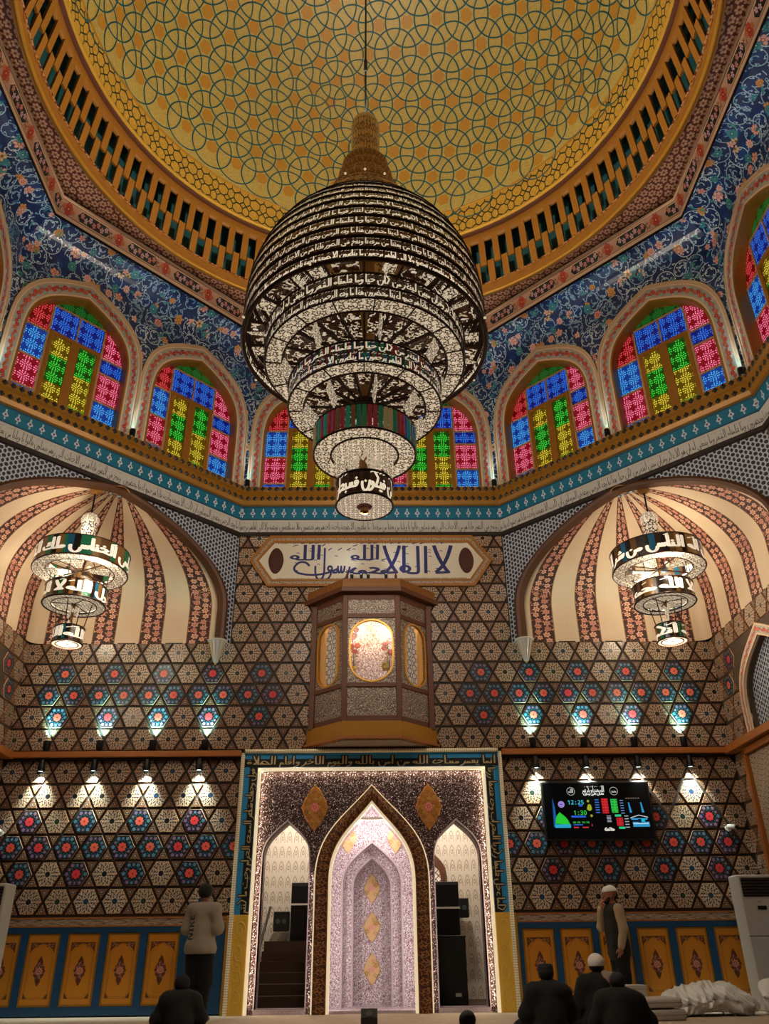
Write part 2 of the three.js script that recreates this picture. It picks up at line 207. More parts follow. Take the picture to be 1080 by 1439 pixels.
// little mosaic chips for the gold dome
T.goldMosaic = tex(canvas(512, 512, (g, w, h) => { g.fillStyle = '#b09850'; g.fillRect(0, 0, w, h); for (let y = 0; y < h; y += 8) for (let x = 0; x < w; x += 8) { g.fillStyle = pick(['#c2a650', '#b89c54', '#ceb45e', '#b39444', '#c2ac64', '#bfae6a']); g.fillRect(x + 0.7, y + 0.7, 6.8, 6.8); } }), 20, 8);
T.net = tex(canvas(256, 256, (g, w, h) => {
  g.fillStyle = '#c4952f'; g.fillRect(0, 0, w, h); for (let y = 0; y < h; y += 8) for (let x = 0; x < w; x += 8) { g.fillStyle = pick(['#c79a38', '#b98b2e', '#d2a845', '#bd9038']); g.fillRect(x, y, 7, 7); }
  g.strokeStyle = '#08251f'; g.lineWidth = 13; const line = (...p) => { g.beginPath(); p.forEach(([x, y]) => g.lineTo(x * w, y * h)); g.stroke(); };
  for (const o of [-1, 0, 1]) { line([o + 0.5, 0.5], [o + 0.3, 0.62], [o + 0.3, 0.8], [o + 0.5, 0.9], [o + 0.7, 0.8], [o + 0.7, 0.62], [o + 0.5, 0.5]); line([o + 0.5, 0.5], [o + 0.3, 0.38], [o + 0.3, 0.2], [o + 0.5, 0.1], [o + 0.7, 0.2], [o + 0.7, 0.38], [o + 0.5, 0.5]); line([o + 0.5, 0.9], [o + 0.5, 1]); line([o + 0.5, 0.1], [o + 0.5, 0]); line([o - 0.3, 0.8], [o, 0.9], [o + 0.3, 0.8]); line([o, 0.9], [o, 1]); line([o - 0.3, 0.2], [o, 0.1], [o + 0.3, 0.2]); line([o, 0.1], [o, 0]); line([o - 0.3, 0.62], [o - 0.1, 0.5], [o - 0.3, 0.38]); line([o + 0.3, 0.62], [o + 0.1, 0.5], [o + 0.3, 0.38]); line([o - 0.1, 0.5], [o + 0.1, 0.5]); }
}), 84, 1);
T.lattice = tex(canvas(512, 512, (g, w, h) => {
  g.fillStyle = '#16161c'; g.fillRect(0, 0, w, h); g.strokeStyle = '#a6adbd'; g.lineWidth = 11; const p = 64, q = 64;
  for (let j = -1; j < 9; j++) for (let i = -1; i < 9; i++) { const cx = (i + (j & 1 ? 0.5 : 0)) * p, cy = j * q; hexPath(g, cx, cy, 24); g.stroke(); for (let k = 0; k < 6; k++) { const a = k * TAU / 6; g.beginPath(); g.moveTo(cx + 24 * Math.cos(a), cy + 24 * Math.sin(a)); g.lineTo(cx + 40 * Math.cos(a), cy + 40 * Math.sin(a)); g.stroke(); } }
}), 1 / 1.1, 1 / 1.1);
T.ribFloral = tex(canvas(256, 1024, (g, w, h) => {
  g.fillStyle = '#3a1c14'; g.fillRect(0, 0, w, h); for (let i = 0; i < 260; i++) { g.fillStyle = pick(['#b0765a', '#7d4a38', '#120a08', '#120a08', '#c49270']); g.save(); g.translate(rr(0, w), rr(0, h)); g.rotate(rr(0, TAU)); g.beginPath(); g.ellipse(0, 0, rr(10, 20), rr(4, 8), 0, 0, TAU); g.fill(); g.restore(); }
  for (let k = 0; k < 12; k++) for (const s of [0, 1]) flower(g, w * (s ? 0.7 : 0.3) + rr(-12, 12), (k + s / 2 + 0.25) * h / 12, rr(32, 42), pick(['#c98f7c', '#d7a58d', '#bf7d6c']), '#7b3a2e', '#e8c9a0', 6);
  g.fillStyle = '#8d5a34'; g.fillRect(0, 0, 9, h); g.fillRect(w - 9, 0, 9, h);
}), 1, 1);
T.cream = tex(canvas(256, 256, (g, w, h) => { g.fillStyle = '#cbb498'; g.fillRect(0, 0, w, h); speckle(g, w, h, 2400, ['#c2aa8c', '#d5c1a6', '#bfa688', '#cdb99e'], 0.6, 2.2, 0.5); }), 1, 1);
// hexagon tiles
const hexLight = (eye, field) => tex(canvas(192, 192, (g, w, h) => {
  const c = 96; g.fillStyle = '#8a5f43'; g.fillRect(0, 0, w, h); hexPath(g, c, c, 90, 1.02); g.fillStyle = '#a3764f'; g.fill(); hexPath(g, c, c, 82, 1.02); g.fillStyle = field; g.fill();
  for (const [r, n, s, col] of [[26, 8, 4.2, '#15121a'], [36, 14, 3.2, '#35324c'], [44, 12, 5.0, '#17141c'], [53, 22, 3.4, '#43241e'], [62, 14, 5.2, '#17141c'], [70, 26, 3.2, '#4e2f22'], [78, 18, 3.0, '#2a1a14']]) for (let k = 0; k < n; k++) { const a = (k + 0.5) * TAU / n; g.save(); g.translate(c + r * Math.cos(a) + rr(-2, 2), c + r * Math.sin(a) + rr(-2, 2)); g.rotate(a + rr(-0.7, 0.7)); g.fillStyle = col; g.beginPath(); g.ellipse(0, 0, s * 1.25, s * 0.95, 0, 0, TAU); g.fill(); g.restore(); }
  for (let k = 0; k < 6; k++) { const a = k * TAU / 6; g.fillStyle = '#b5602a'; g.beginPath(); g.arc(c + 74 * Math.cos(a), c + 74 * Math.sin(a), 3.4, 0, TAU); g.fill(); }
  g.strokeStyle = '#8a6a58'; g.lineWidth = 2; g.beginPath(); g.arc(c, c, 33, 0, TAU); g.stroke(); g.fillStyle = '#bfa88e'; g.beginPath(); g.arc(c, c, 21, 0, TAU); g.fill(); g.fillStyle = eye; g.beginPath(); g.arc(c, c, 16, 0, TAU); g.fill(); g.strokeStyle = '#0a0a0e'; g.lineWidth = 4; g.stroke();
}));
const hexDark = (ground, heart) => tex(canvas(192, 192, (g, w, h) => {
  const c = 96; g.fillStyle = '#8a5f43'; g.fillRect(0, 0, w, h); hexPath(g, c, c, 91, 1.02); g.fillStyle = '#c19a78'; g.fill(); hexPath(g, c, c, 83, 1.02); g.fillStyle = ground; g.fill();
  for (let k = 0; k < 12; k++) { const a = k * TAU / 12, r = k % 2 ? 56 : 62; flower(g, c + r * Math.cos(a), c + r * Math.sin(a), k % 2 ? 10 : 13, pick(['#5c86a0', '#86608a', '#3f7f90', '#8f6478']), '#22405c', '#b0b8b4', 5); g.fillStyle = pick(['#1d5a56', '#1d4a6c']); g.beginPath(); g.arc(c + 43 * Math.cos(a + 0.26), c + 43 * Math.sin(a + 0.26), 5, 0, TAU); g.fill(); }
  for (let k = 0; k < 8; k++) { const a = k * TAU / 8; g.fillStyle = heart; g.beginPath(); g.ellipse(c + 17 * Math.cos(a), c + 17 * Math.sin(a), 14, 10, a, 0, TAU); g.fill(); } g.fillStyle = heart; g.beginPath(); g.arc(c, c, 16, 0, TAU); g.fill(); g.fillStyle = '#7c1d1a'; g.beginPath(); g.arc(c, c, 6, 0, TAU); g.fill();
}));
T.triangle = tex(canvas(64, 64, (g, w, h) => { g.fillStyle = '#7d5439'; g.fillRect(0, 0, w, h); const tri = (r, f) => { g.beginPath(); for (let k = 0; k < 3; k++) g.lineTo(32 + r * Math.cos(-Math.PI / 2 + k * TAU / 3), 32 - r * Math.sin(-Math.PI / 2 + k * TAU / 3)); g.closePath(); g.fillStyle = f; g.fill(); }; tri(24, '#3a2219'); tri(18, '#8f6a4c'); tri(11, '#20222c'); tri(5, '#c2a183'); }));
// broken-mirror mosaic: random chips with their own tint and tilt
function chips(n, palette, seedCells) {
  const N = n, cell = 8, K = N / cell, pts = []; for (let j = 0; j < K; j++) for (let i = 0; i < K; i++) pts.push([rr(0.1, 0.9), rr(0.1, 0.9), pick(palette), rr(0.3, 0.7), rr(0.3, 0.7)]);
  const near = (x, y) => { const cx = Math.floor(x / cell), cy = Math.floor(y / cell); let b = 1e9, q = null; for (let dj = -1; dj < 2; dj++) for (let di = -1; di < 2; di++) { const p = pts[((cy + dj + K) % K) * K + ((cx + di + K) % K)], dx = (cx + di + p[0]) * cell - x, dy = (cy + dj + p[1]) * cell - y, d = dx * dx + dy * dy; if (d < b) { b = d; q = p; } } return q; };
  const c = dataTex(N, N, (x, y) => near(x, y)[2]), m = dataTex(N, N, (x, y) => { const p = near(x, y); return [p[3] * 255, p[4] * 255, 245]; }, false); return [c, m];
}
const plum = [[50, 28, 28], [78, 52, 54], [32, 18, 18], [112, 86, 90], [58, 32, 34], [214, 200, 200], [44, 25, 26], [64, 38, 42], [90, 62, 68], [38, 21, 22]];
[T.chips, T.chipTilt] = chips(512, plum);
const pink = [[206, 190, 200], [176, 150, 164], [228, 220, 226], [150, 112, 126], [196, 186, 200], [136, 96, 110], [240, 236, 240], [180, 172, 186]];
[T.pinkChips, T.pinkTilt] = chips(512, pink);
T.wainscot = tex(canvas(512, 1024, (g, w, h) => {
  g.fillStyle = '#c07c1e'; g.fillRect(0, 0, w, h); for (let i = 0; i < 700; i++) { g.globalAlpha = rr(0.04, 0.14); g.strokeStyle = pick(['#8a4f10', '#dd9c3c']); g.lineWidth = rr(1, 3); const x = rr(0, w), y = rr(-100, h); g.beginPath(); g.moveTo(x, y); g.bezierCurveTo(x + rr(-5, 5), y + 70, x + rr(-5, 5), y + 140, x + rr(-4, 4), y + rr(140, 300)); g.stroke(); } g.globalAlpha = 1;
  g.fillStyle = '#5a3014'; const ax = 66, ay = 130; g.beginPath(); g.moveTo(ax, ay + 170); g.lineTo(ax, ay); g.lineTo(w - ax, ay); g.lineTo(w - ax, ay + 170); g.quadraticCurveTo(w - ax - 8, ay + 70, w / 2, ay + 12); g.quadraticCurveTo(ax + 8, ay + 70, ax, ay + 170); g.fill();
  for (const s of [-1, 1]) for (let k = 0; k < 12; k++) flower(g, w / 2 + s * rr(70, 170), ay + rr(16, 60) + 0, rr(9, 15), pick(['#9a5f38', '#b8805a']), '#3a1c0c', '#d0a070', 5);
  g.strokeStyle = '#6b3a14'; g.lineWidth = 5; g.strokeRect(ax, ay, w - 2 * ax, h - ay - 110); g.lineWidth = 4; g.beginPath(); g.moveTo(ax + 20, h - 190); g.lineTo(ax + 20, ay + 200); g.quadraticCurveTo(ax + 30, ay + 90, w / 2, ay + 22); g.quadraticCurveTo(w - ax - 30, ay + 90, w - ax - 20, ay + 200); g.lineTo(w - ax - 20, h - 190); g.lineTo(w - ax - 60, h - 130); g.lineTo(ax + 60, h - 130); g.closePath(); g.stroke();
  for (const s of [-1, 1]) { g.fillStyle = '#5a3014'; g.beginPath(); g.moveTo(w / 2 + s * (w / 2 - ax), h - 112); g.lineTo(w / 2 + s * (w / 2 - ax), h - 190); g.lineTo(w / 2 + s * (w / 2 - ax - 62), h - 112); g.fill(); }
  const cx = w / 2, cy = h * 0.52; g.fillStyle = '#5a2c1a'; g.beginPath(); for (let k = 0; k <= 64; k++) { const a = k * TAU / 64, r = 1 + 0.1 * Math.cos(a * 12), x = Math.sin(a), y = -Math.cos(a), rx = 92 * r, ry = 105 + 105 * Math.pow(Math.abs(y), 3); g.lineTo(cx + x * rx * (1 - 0.35 * Math.pow(Math.abs(y), 2)), cy + y * ry); } g.fill();
  for (let k = 0; k < 40; k++) { const a = rr(0, TAU), r = Math.sqrt(rnd()); flower(g, cx + 72 * r * Math.cos(a), cy + 118 * r * Math.sin(a), rr(10, 17), pick(['#9b6048', '#b98d74', '#7e4a3c', '#a87c86']), '#4a1e16', '#d8b48c', 6); }
  flower(g, cx, cy, 56, '#c48a74', '#8d3a34', '#e6c49c', 8);
}));
T.teal = tex(canvas(256, 128, (g, w, h) => { g.fillStyle = '#0d6684'; g.fillRect(0, 0, w, h); g.fillStyle = '#0a4660'; g.fillRect(0, 0, w, 14); g.fillRect(0, h - 14, w, 14); for (let k = 0; k < 2; k++) { const x = 64 + k * 128; g.fillStyle = '#b9c6d2'; for (const [dx, dy, r] of [[0, 0, 20], [0, -30, 10], [0, 30, 9], [-22, 4, 9], [22, 4, 9]]) { g.beginPath(); g.arc(x + dx, 64 + dy, r, 0, TAU); g.fill(); } g.fillStyle = '#7a3c66'; g.beginPath(); g.arc(x, 64, 10, 0, TAU); g.fill(); } }), 1 / 0.42, 1);
const bandText = (w, h, bg, ink, lines, s, lw, more) => canvas(w, h, (g) => { g.fillStyle = bg; g.fillRect(0, 0, w, h); if (more) more(g); g.strokeStyle = ink; g.fillStyle = ink; lines.forEach((l, i) => arabicFit(g, l, w - 10, h * (i + 0.72) / lines.length, w - 20, s, lw, 0.4)); });
T.whiteBand = [0, 1, 2].map((k) => tex(bandText(2048, 112, '#b4b1ab', '#3a3a40', [YASIN[k] + ' ' + YASIN[k + 1]], 62, 4.6)));
// lace of crystal: white scrolls over dark wire
T.lace = tex(canvas(512, 512, (g, w, h) => { g.fillStyle = '#ddd3c4'; g.fillRect(0, 0, w, h); speckle(g, w, h, 500, ['#ffffff', '#fff6e6', '#b3a48e'], 3, 9, 0.8); for (let j = 0; j < 6; j++) for (let i = 0; i < 6; i++) scroll(g, (i + 0.5) * 85, (j + 0.5) * 85, 40, (i + j) % 2 ? 1 : -1, rr(0, TAU), pick(['#1c0f08', '#2a170c', '#3a2414']), 6, 1.25); }), 1 / 0.6, 1 / 0.6);
T.openLace = tex(canvas(512, 512, (g, w, h) => { g.fillStyle = '#2a160c'; g.fillRect(0, 0, w, h); for (let k = 0; k < 90; k++) { g.save(); g.translate(rr(0, w), rr(0, h)); g.rotate(rr(-0.6, 0.6)); g.fillStyle = pick(['#efe6d6', '#d6c8b2', '#fff']); g.beginPath(); g.ellipse(0, 0, rr(14, 30), rr(6, 12), 0, 0, TAU); g.fill(); g.restore(); } for (let j = 0; j < 5; j++) for (let i = 0; i < 5; i++) scroll(g, (i + rr(0.3, 0.7)) * 102, (j + rr(0.3, 0.7)) * 102, 44, (i + j) % 2 ? 1 : -1, rr(0, TAU), pick(['#e8dccb', '#3a2012']), 7, 1.1); }), 1 / 0.6, 1 / 0.6);
T.roomTile = tex(canvas(256, 256, (g, w, h) => { g.fillStyle = '#d8d0c4'; g.fillRect(0, 0, w, h); g.strokeStyle = '#8f7a68'; for (let j = 0; j < 4; j++) for (let i = 0; i < 4; i++) { const x = i * 64 + 32, y = j * 64 + 32; g.lineWidth = 4; g.beginPath(); g.moveTo(x - 20, y + 22); g.quadraticCurveTo(x - 22, y - 14, x, y - 24); g.quadraticCurveTo(x + 22, y - 14, x + 20, y + 22); g.stroke(); g.beginPath(); g.arc(x, y + 4, 8, 0, TAU); g.stroke(); } }), 1 / 0.3, 1 / 0.3);
const scrollBump = (w, h, rows, cols) => canvas(w, h, (g) => { g.fillStyle = '#303030'; g.fillRect(0, 0, w, h); for (let j = 0; j < rows; j++) for (let i = 0; i < cols; i++) { scroll(g, (i + 0.5) * w / cols, (j + 0.5) * h / rows, Math.min(w / cols, h / rows) * 0.5, (i + j) % 2 ? 1 : -1, j * 1.7, '#d8d8d8', w / cols * 0.055, 1.4); } });
T.scrollBump = tex(scrollBump(256, 1024, 5, 1), 1, 1, false);
T.carveBump = tex(scrollBump(512, 128, 1, 4), 1 / 0.5, 1, false);
T.fineBump = tex(scrollBump(512, 512, 10, 10), 1 / 0.6, 1 / 0.6, false);
T.fine = tex(canvas(256, 256, (g, w, h) => { g.fillStyle = '#5e4838'; g.fillRect(0, 0, w, h); for (let j = 0; j < 12; j++) for (let i = 0; i < 12; i++) scroll(g, (i + 0.5) * w / 12, (j + 0.5) * h / 12, 12, (i + j) % 2 ? 1 : -1, i + j, '#b5a390', 2.4, 1); }), 1 / 0.4, 1 / 0.4);
T.carpet = tex(canvas(512, 512, (g, w, h) => { g.fillStyle = '#b3a08c'; g.fillRect(0, 0, w, h); speckle(g, w, h, 9000, ['#a8937e', '#bfae9c', '#9c8873', '#c6b8a8'], 0.6, 1.8, 0.5); }), 1, 1);

// ---------------------------------------------------------------- materials
const M = {
  grout: mat('#1c0e09', 0.7), goldWood: mat('#ffffff', 0.45, 0, { map: rep(T.goldWood, 1.4, 1.4) }), brownWood: mat('#ffffff', 0.55, 0, { map: rep(T.brownWood, 1.5, 1.5) }), shelf: mat('#9a5a22', 0.45, 0, {}),
  blueFloral: phys('#ffffff', 0.28, 0, { map: T.blueFloral, clearcoat: 0.3, clearcoatRoughness: 0.4 }), border: mat('#ffffff', 0.45, 0, { map: T.border }), gilt: mat('#94661e', 0.4, 0.2), goldEdge: mat('#c08a2b', 0.35, 0.4),
  cornice: mat('#ffffff', 0.5, 0, { map: T.cornice }), pale: mat('#ffffff', 0.6, 0, { map: T.paleFloral }), slot: mat('#14484c', 0.5), dome: mat('#ffffff', 0.5, 0.0, { map: T.goldMosaic }), net: mat('#ffffff', 0.5, 0.0, { map: T.net }),
  inlay: mat('#0f6070', 0.4), blob: mat('#b9842a', 0.5, 0.0), lattice: mat('#ffffff', 0.6, 0, { map: T.lattice }), archTrim: mat('#4c2a10', 0.5, 0.1), ribFloral: mat('#ffffff', 0.7, 0, { map: T.ribFloral }), cream: mat('#ffffff', 0.7, 0, { map: T.cream }), boss: mat('#b98340', 0.6),
  triangle: mat('#ffffff', 0.35, 0, { map: T.triangle }), black: mat('#080808', 0.45), blackMetal: mat('#101012', 0.4, 0.5), white: mat('#c9c6c0', 0.5), plaster: mat('#8f7f6c', 0.85), plasterDark: mat('#4a3a2c', 0.85), blueFrame: mat('#0a3f66', 0.45), wainscot: mat('#ffffff', 0.42, 0, { map: T.wainscot }),
  diamond: mat('#15100a', 0.5), teal: mat('#ffffff', 0.35, 0, { map: T.teal }), chips: phys('#ffffff', 0.35, 0.25, { map: rep(T.chips, 1.4, 1.4), normalMap: rep(T.chipTilt, 1.4, 1.4), normalScale: V2(1, 1) }), pinkChips: phys('#ffffff', 0.4, 0.15, { map: rep(T.pinkChips, 1.4, 1.4), normalMap: rep(T.pinkTilt, 1.4, 1.4), normalScale: V2(0.8, 0.8) }),
  carved: mat('#ffffff', 0.35, 0.1, { map: tex(canvas(512, 128, (g, w, h) => { g.fillStyle = '#46200c'; g.fillRect(0, 0, w, h); g.fillStyle = '#7a4a20'; g.fillRect(0, 0, w, 12); g.fillRect(0, h - 12, w, 12); for (let i = 0; i < 4; i++) scroll(g, (i + 0.5) * 128, 64, 56, i % 2 ? -1 : 1, i * 1.7, '#9a6228', 9, 1.4); speckle(g, w, h, 160, ['#c89048', '#2c1206'], 2, 4, 0.9); }), 1 / 0.5, 1), bumpMap: T.carveBump, bumpScale: 0.06 }), goldRelief: mat('#ecc04a', 0.4, 0.0, { bumpMap: T.scrollBump, bumpScale: 0.05 }), filigree: mat('#ffffff', 0.45, 0.1, { map: tex(canvas(256, 256, (g, w, h) => { g.fillStyle = '#574234'; g.fillRect(0, 0, w, h); for (let k = 0; k < 2600; k++) { g.fillStyle = pick(['#c8b8a6', '#8f7c6a', '#3a2a20', '#b0a090', '#e0d4c4']); g.fillRect(rr(0, w), rr(0, h), rr(2, 5), rr(2, 5)); } }), 1 / 0.55, 1 / 0.55) }), fine: mat('#ffffff', 0.5, 0, { map: T.fine, bumpMap: T.fineBump, bumpScale: 0.004 }), roomTile: mat('#ffffff', 0.5, 0, { map: T.roomTile }), stair: mat('#3c2618', 0.6), carpet: mat('#ffffff', 0.95, 0, { map: T.carpet }),
  tanBar: mat('#b28a5c', 0.5), tanEdge: mat('#c9ab86', 0.5), led: mat('#f2e4c4', 0.5, 0, { emissive: '#ffe9c0', emissiveIntensity: 0.55 }), bulb: mat('#fff4dc', 0.5, 0, { emissive: '#fff0d0', emissiveIntensity: 2.5 }), lampGlow: mat('#ffffff', 0.4, 0, { emissive: '#e9fff6', emissiveIntensity: 6 }),
};
const HEX = [hexLight('#0e1016', '#b0947a'), hexLight('#143452', '#b69e88'), hexLight('#142c22', '#ab9074'), hexLight('#180e14', '#a88c72')].map((t) => mat('#ffffff', 0.32, 0, { map: t }));
const HEXD = [hexDark('#10141c', '#c94a3e'), hexDark('#1c0f16', '#c2343a'), hexDark('#0d1f24', '#cf5a48')].map((t) => mat('#ffffff', 0.32, 0, { map: t }));
// ---------------------------------------------------------------- the setting
const W = 6.4, A0 = 2.651, T22 = Math.tan(22.5 * RAD);
const FACES = [['back', 0], ['left_diagonal', 45], ['right_diagonal', -45], ['left', 90], ['right', -90], ['rear_left', 135], ['rear_right', -135], ['rear', 180]];
const facePos = (deg) => [-W * Math.sin(deg * RAD), 0, W - W * Math.cos(deg * RAD)];

const floor = struct('floor', 'pale beige carpeted floor of the prayer hall', 'floor');
obj('carpet', box(13.4, 0.2, 26, 0, -0.1, 8), M.carpet, floor);

// back wall: backing with the portal opening, tiles in front of it
const wallBack = struct('wall_back', 'qibla wall faced with hexagon and triangle tiles between dark lines', 'wall');
obj('backing', slab([[-6.7, 0], [-2.1, 0], [-2.1, 3.8], [2.1, 3.8], [2.1, 0], [6.7, 0], [6.7, 5.95], [2.75, 5.95], [2.75, 8.3], [-2.75, 8.3], [-2.75, 5.95], [-6.7, 5.95]], 0.25).translate(0, 0, -0.25), M.grout, wallBack);
const HEXGEO = new Map();
const isDark = (row, k) => { const a = Math.abs(k); return row === 2 ? a >= 4 && a <= 13 : (row === 1 || row === 3) && [4.5, 6.5, 8.5, 10.5, 12.5].includes(a); };
function tileField(parent, regions, { pitch, rowH, y0, rows, k0, k1 }, hidden, place = (g) => g, flag = isDark) {
  const s = pitch / 2, h = rowH, tri = [], J = 0.021;
  const shrink = (pts) => { let cx = 0, cy = 0; for (const p of pts) { cx += p[0] / pts.length; cy += p[1] / pts.length; } const d = pts.length === 3 ? 0.11 : 0.075; return pts.map(([x, y]) => [cx + (x - cx) * (1 - (pts.length === 3 ? J * 3 / (h / 1.7) : J / s * 1.15)), cy + (y - cy) * (1 - (pts.length === 3 ? J * 3 / (h / 1.7) : J / s * 1.15))]); };
  for (let r = 0; r < rows; r++) {
    const yc = y0 + r * h, half = r % 2 ? 0.5 : 0;
    for (let k = k0; k <= k1; k++) {
      const kk = k + half, xc = kk * pitch, cells = [[[[xc - s, yc], [xc - s / 2, yc - h / 2], [xc + s / 2, yc - h / 2], [xc + s, yc], [xc + s / 2, yc + h / 2], [xc - s / 2, yc + h / 2]], 6], [[[xc + s, yc], [xc + s * 1.5, yc + h / 2], [xc + s / 2, yc + h / 2]], 3], [[[xc + s, yc], [xc + s / 2, yc - h / 2], [xc + s * 1.5, yc - h / 2]], -3]];
      for (const [raw, n] of cells) for (const reg of regions) {
        const full = shrink(raw), p = clipPoly(full, reg); if (p.length < 3 || polyArea(p) < 0.0035) continue;
        const mx = p.reduce((a, q) => a + q[0], 0) / p.length, my = p.reduce((a, q) => a + q[1], 0) / p.length; if (hidden(mx, my)) continue;
        const whole = Math.abs(polyArea(p) - polyArea(full)) < 1e-6;
        if (n === 6) {
          const uv = (x, y) => [(x - xc) / (2 * s) + 0.5, (y - yc) / (2 * s) + 0.5]; let m = flag(r, kk) ? HEXD[Math.floor(rnd() * 3) % 3] : HEX[Math.floor(rnd() * 7) % 4];
          let o; if (whole) { const key = pitch + ':' + rowH; if (!HEXGEO.has(key)) HEXGEO.set(key, tilePrism(full.map(([x, y]) => [x - xc, y - yc]), 0.022, 0.008, (x, y) => uv(x + xc, y + yc))); o = obj('hexagon_tile', HEXGEO.get(key), m, parent); o.position.set(xc, yc, 0); } else o = obj('hexagon_tile', tilePrism(p, 0.022, 0.008, uv), m, parent);
          place(o);
        } else { const cy = (raw[0][1] + raw[1][1] + raw[2][1]) / 3, sg = n > 0 ? -1 : 1; tri.push([mx, my, tilePrism(p, 0.018, 0.006, (x, y) => [(x - (xc + s)) / (s * 1.15) + 0.5, sg * (y - cy) / (s * 1.15) + 0.5])]); }
      }
    }
  }
  return tri;
}
const LOW = { pitch: 0.46, rowH: 0.4053, y0: 1.583, rows: 6, k0: -15, k1: 14 }, HIGH = { pitch: 0.449, rowH: 0.3975, y0: 4.155, rows: 11, k0: -15, k1: 14 };
{
  const behind = (x, y) => (Math.abs(x) < 0.98 && y > 4.1 && y < 6.75) || (Math.abs(x) < 1.95 && y > 7.12 && y < 8.2);
  const tris = [...tileField(wallBack, [[-6.39, 1.37, -2.27, 3.8], [2.27, 1.37, 6.39, 3.8]], LOW, () => false), ...tileField(wallBack, [[-6.39, 3.95, 6.39, 5.93], [-2.63, 5.93, 2.63, 8.19]], HIGH, behind)];
  tris.sort((a, b) => Math.hypot(a[0], a[1] - 1) - Math.hypot(b[0], b[1] - 1));
  tris.slice(0, 290).forEach(([, , g]) => obj('triangle_tile', g, M.triangle, wallBack));
  const rest = obj('small_triangle_tiles', tris.slice(290).map((t) => t[2]), M.triangle, wallBack); rest.userData.kind = 'stuff';
}
// side walls: the corner end carries the same tiles
for (const s of [-1, 1]) {
  const side = s < 0 ? 'left' : 'right', w = struct('wall_' + side, 'side wall of the prayer hall with tiles by the corner, ' + (s < 0 ? 'on the far side from the display' : 'behind the grilled air conditioner'), 'wall');
  const hole = arch(0.95, 3.97, 4.4, 5.35, 0.6, 0.5, 0.25, 10, 1.95 * s);
  const out = [[0, 0], [20 * s, 0], [20 * s, 8.3], [A0 * 1.43 * s, 8.3], [A0 * 1.43 * s, 5.95], [0, 5.95]];
  const g = slab(s > 0 ? out : out.slice().reverse(), 0.25, [hole]); g.rotateY(-s * Math.PI / 2).translate(s * (W + (s > 0 ? 0.25 : 0.25)), 0, 0);
  if (s > 0) g.translate(0, 0, 0);
  obj('backing', g, M.plasterDark, w);
  const turn = (o) => { o.rotation.y = -s * Math.PI / 2; };
  const holder = new THREE.Group(); holder.name = 'tile_field'; w.add(holder); holder.rotation.y = -s * Math.PI / 2; holder.position.x = s * W;
  const inArch = (x, y) => Math.abs(x - 1.95 * s) < 1.12 && y > 3.9 && y < 5.55;
  const mirror = (a, b) => (s > 0 ? [a, b] : [-b, -a]), [lo, hi] = mirror(0.02, 2.9);
  const k = s > 0 ? [0, 7] : [-8, 0];
  const tr = [...tileField(holder, [[lo, 1.37, hi, 3.8]], { ...LOW, k0: k[0], k1: k[1] }, () => false, undefined, (r, kk) => r === 2 && Math.abs(kk) > 1), ...tileField(holder, [[lo, 3.95, hi, 5.93]], { ...HIGH, rows: 5, k0: k[0], k1: k[1] }, inArch, undefined, (r, kk) => (r === 2 || r === 3) && Math.abs(kk) > 0.6)];
  tr.forEach(([, , t]) => obj('triangle_tile', t, M.triangle, holder));
  obj('arch_border', ribbon(arch(0.95, 3.97, 4.4, 5.35, 0.6, 0.5, 0.25, 10, 1.95 * s), arch(1.12, 3.97, 4.4, 5.56, 0.6, 0.5, 0.25, 10, 1.95 * s), -0.02, 0.05), M.border, holder, 'flowered border of the side arch');
  obj('arch_screen', slab(arch(0.97, 3.97, 4.4, 5.37, 0.6, 0.5, 0.25, 10, 1.95 * s), 0.03).translate(0, 0, -0.14), M.lattice, holder, 'latticed screen in the side arch');
  obj('ledge', box(7, 0.12, 0.2, s * 3.5, 3.875, 0.1), M.shelf, holder);
  obj('dado', box(7, 1.22, 0.04, s * 3.5, 0.61, 0.02), M.blueFrame, holder);
  for (let i = 0; i < 3; i++) { for (const b of [box(0.1, 2.35, 0.1, s * (0.62 + i * 2.1), 2.58, 0.06), box(1.7, 0.1, 0.1, s * (1.45 + i * 2.1), 3.74, 0.06)]) obj('doorway_bar', b, M.shelf, holder); obj('doorway_panel', box(1.55, 2.2, 0.03, s * (1.48 + i * 2.1), 2.56, 0.045), M.fine, holder); }
}
const wallRear = struct('wall_rear', 'plain rear wall of the hall', 'wall'); obj('backing', box(13.4, 8.6, 0.25, 0, 4.2, 20.1), M.plaster, wallRear);
const ceilRear = struct('ceiling_rear', 'flat plaster ceiling over the rear of the hall', 'ceiling'); obj('slab', slab([[-6.7, 12.7], [6.7, 12.7], [6.7, 20.2], [-6.7, 20.2]], 0.2).rotateX(Math.PI / 2).translate(0, 8.45, 0), M.plaster, ceilRear);
for (const s of [-1, 1]) obj('slab', slab(s > 0 ? [[2.4, 12.8], [6.7, 8.5], [6.7, 12.8]] : [[-2.4, 12.8], [-6.7, 12.8], [-6.7, 8.5]], 0.2).rotateX(Math.PI / 2).translate(0, 8.45, 0), M.plaster, ceilRear);
// behind the back wall corners, above the squinches, nothing is open: the drum stands on the vaults

